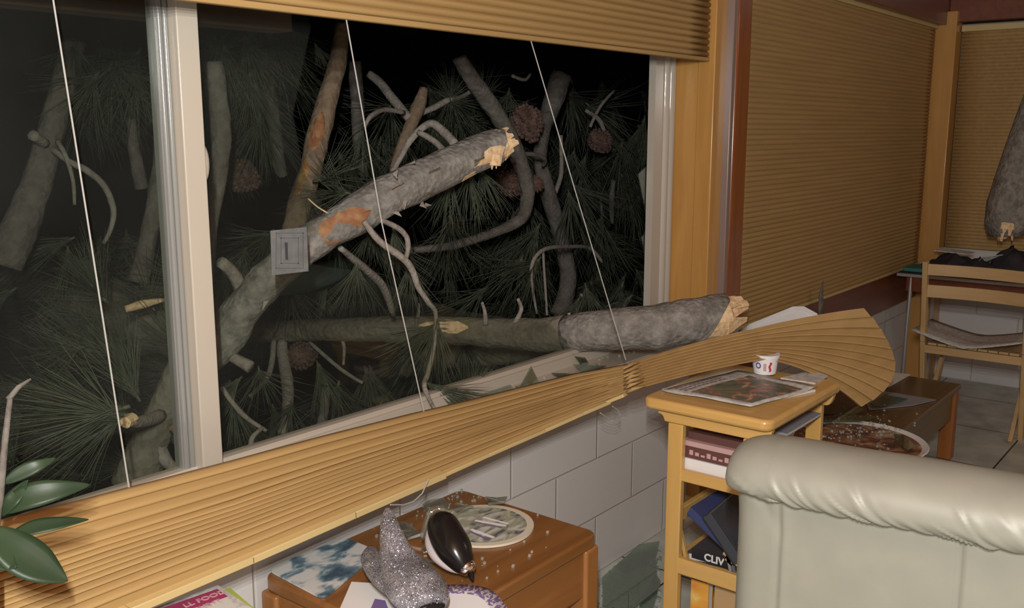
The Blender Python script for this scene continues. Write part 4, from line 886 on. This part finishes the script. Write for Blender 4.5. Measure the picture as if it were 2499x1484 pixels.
for u in us:
    t = min(u/ends, 1, max(0,(L-u))/ends); sc = .62+.38*math.sqrt(max(0, 1-(1-t)**2)); row = []
    for j, (v, z) in enumerate(prof):
        s = j/(len(prof)-1)*3.1; vv = cv+(v-cv)*sc; zz = cz+(z-cz)*(sc if z > cz else 1-(1-sc)*.3) - (.022 - .010*min(u/.5,1))*min(1, s)*(1 if s < 2.6 else 0)
        dsp = 0
        for (u0, le, wd, hh, ln) in wr:
            e = (u-(u0-le*s*.13))/wd; fade = max(0, 1-s/ln)*min(1, s*14)
            if fade > 0 and abs(e) < 3: dsp += hh*fade*(math.exp(-e*e) - .5*math.exp(-(e-1.4)**2))
        sm = (u-.088)/.0035; dsp -= .004*math.exp(-sm*sm)
        nx, nz = (v-cv), (z-cz); nl = math.hypot(nx, nz) or 1
        row.append(S(u, vv+nx/nl*dsp, zz+nz/nl*dsp + .003*noise.noise(Vector((u*6, s*2, 0)))))
    rows.append(row)
g = G().grid(rows); n = len(prof); m_ = len(rows)
g.add(rows[0], [list(range(n))]); g.add(rows[-1], [list(range(n))[::-1]])
part('top_roll', g, M['leather'], sofa, smooth=True)
rows = []
for i in range(61):
    z = lerp(.04, .776, i/60); row = []
    for u in [.016,.018,.022,.03,.045] + [.06+.006*k for k in range(100)] + [.68+.04*k for k in range(27)]:
        e = max(0, .05-(u-.016))/.05; v = .012+.03*e*e*e + .004*math.sin(z*3)
        for us_ in (.112,.452,.85,1.25):
            d = (u-us_)/.0045; v += .007*math.exp(-d*d)
            d = (u-us_-.012)/.010; v -= .004*math.exp(-d*d)
        # small gathers under the seam at the corner
        if z > .66: v += .006*math.exp(-((u-.07-(.776-z)*.5)/.012)**2)*(z-.66)/.116
        row.append(S(u, v - .012*math.exp(-((z-.776)/.05)**2), z))
    rows.append(row)
g = G().grid(rows)
part('back_panel', g, M['leather'], sofa, smooth=True)
g = G(); g.obox(S(.875,.115,.40), du*.850, dv*.075, ZU*.36); part('back_body', g, M['leather'], sofa, .03)
g = G(); g.tube([S(.016+i*.06, -.002+(.01 if i == 0 else 0), .7735+.012*min(i*.06/.5,1)*0) for i in range(30)], .0035, 8); part('seam_piping', g, M['leather'], sofa, smooth=True)
for u0 in (.03, 1.55): part('arm', G().obox(S(u0+.09,.50,.31), du*.09, dv*.36, ZU*.29), M['leather'], sofa, .05)
part('seat_base', G().obox(S(.875,.50,.17), du*.74, dv*.34, ZU*.12), M['leather'], sofa, .02)
for k in range(3): part('seat_cushion', G().obox(S(.40+.475*k,.52,.36), du*.232, dv*.335, ZU*.07), M['leather'], sofa, .03)
for (u0, v0) in [(.08,.08),(1.68,.08),(.08,.78),(1.68,.78)]: part('foot', G().lathe(S(u0,v0,0), [(.0001,0),(.02,0),(.028,.055),(.0001,.055)], 14), M['coffeel'], sofa)

# ------------------------------------------------------------------ coffee table behind
ct = thing('coffee_table', 'low dark brown coffee table covered in broken glass, behind the pine stand', 'table', (3.9,1.3,0))
part('tabletop', G().box((3.25,1.045,.325),(4.60,1.60,.35)), M['coffee'], ct, .005)
g = G(); g.box((3.29,1.062,.19),(4.56,1.082,.325)).box((3.29,1.56,.19),(4.56,1.58,.325)).box((3.28,1.07,.19),(3.30,1.58,.325)).box((4.55,1.07,.19),(4.57,1.58,.325)); part('apron', g, M['coffee'], ct, .003)
for x in (3.26,4.53):
    for y in (1.05,1.535): part('leg', G().box((x,y,0),(x+.06,y+.06,.326)), M['coffeel'], ct, .004)
zc = .351
c = PZ(2085,1070,.365)
c = Vector((3.46,1.13,zc))
tr = thing('picture_tray', 'brown patterned round tray under broken glass at the near end of the coffee table', 'tray', c)
part('rim', G().lathe(c, [(.0001,0),(.235,.0),(.250,.010),(.246,.013),(.225,.004)], 40), M['paper'], tr)
part('printed_face', G().lathe(c, [(.0001,.0045),(.225,.0045)], 40), M['tray'], tr)
def flat(pts, z, mt, name, label, cat, grp=None, th=.003, d=None): return solo(name, G().prism([PZ(x, y, z) for x, y in pts], d or (0,0,th)), M[mt], label, cat, grp, smooth=False)
flat([(2110,975),(2150,955),(2285,977),(2230,990),(2120,1002)], zc+.001, 'greybook', 'magazine', 'grey magazine lying at the far end of the coffee table', 'magazine')
flat([(2140,948),(2175,910),(2222,915),(2170,945)], zc+.001, 'paper', 'paper_sheet', 'white paper sheet beside the fanned blind on the coffee table', 'paper')
for lb, pts in [('large green shard under the drooping blind fan', [(1992,995),(2040,975),(2110,1000),(2080,1015),(1995,1010)]), ('long clear shard lying over the grey magazine', [(2120,985),(2160,962),(2215,975),(2150,995)]), ('wide clear shard across the far side of the tray', [(1995,1020),(2060,1012),(2140,1018),(2100,1030),(2000,1032)]), ('curved clear shard hanging past the tray rim', [(2180,1060),(2210,1065),(2234,1090),(2215,1100),(2190,1085)])]:
    flat(pts, zc+.016, 'shard', 'glass_shard', lb, 'glass', 'glass shards on the coffee table')
g = G()
for k in range(170):
    p = PZ(R.gauss(2090,70), R.gauss(1045,30), zc+.016); s = R.uniform(.0009,.0035)
    if not (3.26 < p.x < 4.58 and 1.0 < p.y < 1.6): continue
    g.obox(p, Vector((s,s*.5,0)), Vector((-s*.5,s,s*.4)), Vector((0,-s*.4,s)))
solo('glass_crumbs', g, M['crumb'], 'glass crumbs heaped on the tray and coffee table', 'glass', kind='stuff', smooth=False)

# ------------------------------------------------------------------ white papers and bark piece on the far sill
wp = thing('paper_stack', 'white fanned sheaf of papers behind the fallen blind, below the second blind', 'paper', PX(1900,800,3.5))
for k in range(4):
    q = [PX(x, y-3*k, 3.50+.005*k + (.03 if y < 780 else 0)) for x, y in [(1790,830),(1830,800),(1935,757),(1962,757),(1995,775),(1990,800)]]
    part('sheet', G().prism(q, (.003,0,0)), M['white'], wp, smooth=False)
solo('bark_splinter', loft([PY(2003,790,1.60), PY(2003,750,1.60), PY(2004,715,1.60), PY(2009,685,1.60)], [.022,.024,.018,.003], .4, ax=Vector((0,1,0))), M['barkd'], 'dark upright splinter of bark standing against the pulled down blind', 'bark', smooth=True)

# ------------------------------------------------------------------ desk, chair, far log
dk = thing('folding_desk', 'dark folding table with steel legs in the far corner behind the wooden chair', 'table', (5.7,1.2,0))
part('tabletop', G().box((5.40,.55,.70),(5.93,1.60,.728)), M['blackm'], dk, .008)
part('edge_trim', G().box((5.392,.545,.703),(5.402,1.605,.720)), M['metal'], dk, .002)
for y in (1.54,.62):
    for x in (5.44,5.88): part('leg', G().tube([(x,y,.70),(x+(-.03 if x < 5.6 else .03),y,0)], .011, 10), M['metal'], dk)
part('apron', G().box((5.43,.60,.62),(5.88,1.56,.70)), M['redx'], dk)
zd = .729
solo('folded_cloth', G().prism([(5.41,1.40,zd),(5.41,1.58,zd),(5.60,1.58,zd),(5.60,1.40,zd)], (0,0,.022)), M['teal'], 'teal cloth folded at the left end of the far table', 'cloth', bevel=.006)
def heap(c, r, h, seed, name, label, mt, cat, grp=None):
    rr = random.Random(seed); rows = []
    for i in range(9):
        t = i/8; row = []
        for k in range(22):
            a = 2*math.pi*k/22; q = (1-t**2.2)*(1+.35*noise.noise(Vector((math.cos(a)*1.4+seed, math.sin(a)*1.4, t*1.5))))
            row.append(Vector(c)+Vector((math.cos(a)*r[0]*q, math.sin(a)*r[1]*q, h*t**.8*(1+.4*noise.noise(Vector((math.cos(a)*2, math.sin(a)*2+seed, t*2)))))))
        rows.append(row)
    g = G().grid(rows, True); g.add(rows[-1], [list(range(22))]); g.add(rows[0], [list(range(22))[::-1]])
    return solo(name, g, M[mt], label, cat, grp, smooth=True)
heap((5.62,1.38,zd), (.16,.13,), .09, 3, 'dark_jacket', 'dark crumpled jacket on the far table behind the chair back', 'cloth', 'clothing')
heap((5.52,1.22,zd), (.10,.11), .085, 8, 'dark_bag', 'dark soft bag on the far table left of the leaning log', 'cloth', 'bag')
heap((5.63,1.08,zd), (.11,.13), .135, 12, 'dark_bag', 'black bundle on the far table beneath the leaning log', 'cloth', 'bag')
solo('paper_sheet', G().prism([(5.52,1.26,zd+.03),(5.50,1.20,zd+.10),(5.58,1.12,zd+.11),(5.68,1.22,zd+.04)], (.002,0,.003)), M['news'], 'grey paper sheet poking up between the dark bundles', 'paper', smooth=False)
solo('paper_sheet', G().prism([(5.60,1.30,zd+.095),(5.62,1.48,zd+.10),(5.70,1.46,zd+.11),(5.68,1.28,zd+.10)], (0,0,.004)), M['news'], 'pale paper lying over the dark jacket', 'paper', smooth=False)
fl, P, rr = None, None, None
pts = [Vector((5.62,.97,.86)), Vector((5.62,.965,.90)), Vector((5.63,.945,1.0)), Vector((5.64,.92,1.12)), Vector((5.66,.875,1.3)), Vector((5.68,.82,1.5)), Vector((5.72,.74,1.8)), Vector((5.75,.66,2.08))]
pts = [PX(2455,575,5.62), PX(2455,545,5.62), PX(2460,500,5.62), PX(2476,440,5.63), PX(2505,360,5.64), PX(2540,270,5.65), PX(2590,150,5.68), PX(2640,40,5.7)]
fl = thing('pine_log', 'short grey broken log leaning upright over the far table at the right edge', 'log', pts[0])
part('bark', G().tube(pts, [.085,.105,.108,.10,.10,.10,.10,.10], 18, True, .14, seed=9), M['bark'], fl, smooth=True)
splinter(fl, pts[0]+Vector((-.055,-.005,.045)), Vector((-.25,-.03,-1)), .06, 26, .085, 14)

ch = thing('folding_chair', 'light beech slatted folding chair with newspaper on its seat, in front of the far table', 'chair', (5.0,1.07,0))
YL, YR = 1.325, .862
def up(y0): return [Vector((4.905,y0,.862)), Vector((4.97,y0,.45)), Vector((5.065,y0,0))]
for y0 in (YL, YR):
    g = G(); a, b, c2 = up(y0); g.bar(a, b, .024, .042, (1,0,0)).bar(b, c2, .024, .042, (1,0,0)); part('back_upright', g, M['beechz'], ch, .004)
    y1 = y0 + (-.03 if y0 > 1 else .03); g = G(); g.bar((5.32,y1,.43),(4.98,y1,0), .020, .036, (1,0,0)); part('leg', g, M['beechz'], ch, .004)
def slat(z0, z1, x0, bow=.03):
    rows = []
    for i in range(15):
        t = i/14; y = lerp(YL-.008, YR+.008, t); x = x0 + bow*math.sin(math.pi*t); rows.append([(x-.007,y,z0),(x+.007,y,z0),(x+.007,y,z1),(x-.007,y,z1)])
    g = G().grid(rows, True); g.add(rows[0], [(0,1,2,3)]); g.add(rows[-1], [(3,2,1,0)]); return g
part('back_slat', slat(.792,.848,4.913), M['beech'], ch, .002); part('back_slat', slat(.680,.742,4.930), M['beech'], ch, .002)
part('seat_rail', G().box((4.955,YR+.01,.392),(4.98,YL-.01,.432)), M['beech'], ch, .003)
part('seat_rail', G().box((5.29,YR+.03,.40),(5.315,YL-.03,.432)), M['beech'], ch, .003)
for k in range(9):
    y = lerp(YL-.045, YR+.045, k/8); part('seat_slat', G().box((4.96,y-.021,.434),(5.34,y+.021,.446)), M['beechz'], ch, .002)
rows = []
for i in range(9):
    rows.append([Vector((lerp(4.96,5.30,i/8)+.05*(k/10-.5), lerp(1.36,.86,k/10), .452+.05*(abs(k/10-.5)*2)**1.6*(1-i/10)+.004)) for k in range(11)])
q = [PZ(x, y, .47) for x, y in [(2235,765),(2365,822),(2499,790),(2400,752)]]
g = G(); rows = []
for i in range(7):
    row = []
    for k in range(11):
        s = k/10; p = Vector((lerp(4.925,5.28,i/6) - (.0 if i else .03*(1-abs(s-.5)*2)), lerp(1.375,.875,s), .452 + .055*(abs(s-.5)*2)**1.3)); row.append(p)
    rows.append(row)
solo('newspaper', G().grid(rows), M['news'], 'crumpled grey newspaper curled on the seat of the wooden chair', 'newspaper', solid=.004, smooth=True)

# ------------------------------------------------------------------ glass on the floor
for lb, pts in [('big dark glass sheet on the floor between low table and pine stand', [(1470,1410),(1540,1350),(1600,1335),(1605,1440),(1540,1490),(1470,1480)]), ('second glass sheet on the floor nearer the block wall', [(1500,1385),(1560,1330),(1610,1322),(1600,1360),(1530,1400)]), ('narrow glass sliver on the floor by the stand leg', [(1560,1480),(1600,1400),(1612,1420),(1590,1500)])]:
    flat(pts, .004 + .004*len(pts), 'shard', 'glass_shard', lb, 'glass', 'glass shards on the floor')
g = G()
for k in range(420):
    p = PZ(R.uniform(1455,1612), R.uniform(1335,1500), .01); s = R.uniform(.001,.005)
    if p.y > 1.66: continue
    p.z = s*.8 + .003; g.obox(p, Vector((s,s*.5,0)), Vector((-s*.5,s,s*.5)), Vector((0,-s*.5,s)))
solo('glass_crumbs', g, M['crumb'], 'glass crumbs littering the floor by the block wall', 'glass', kind='stuff', smooth=False)
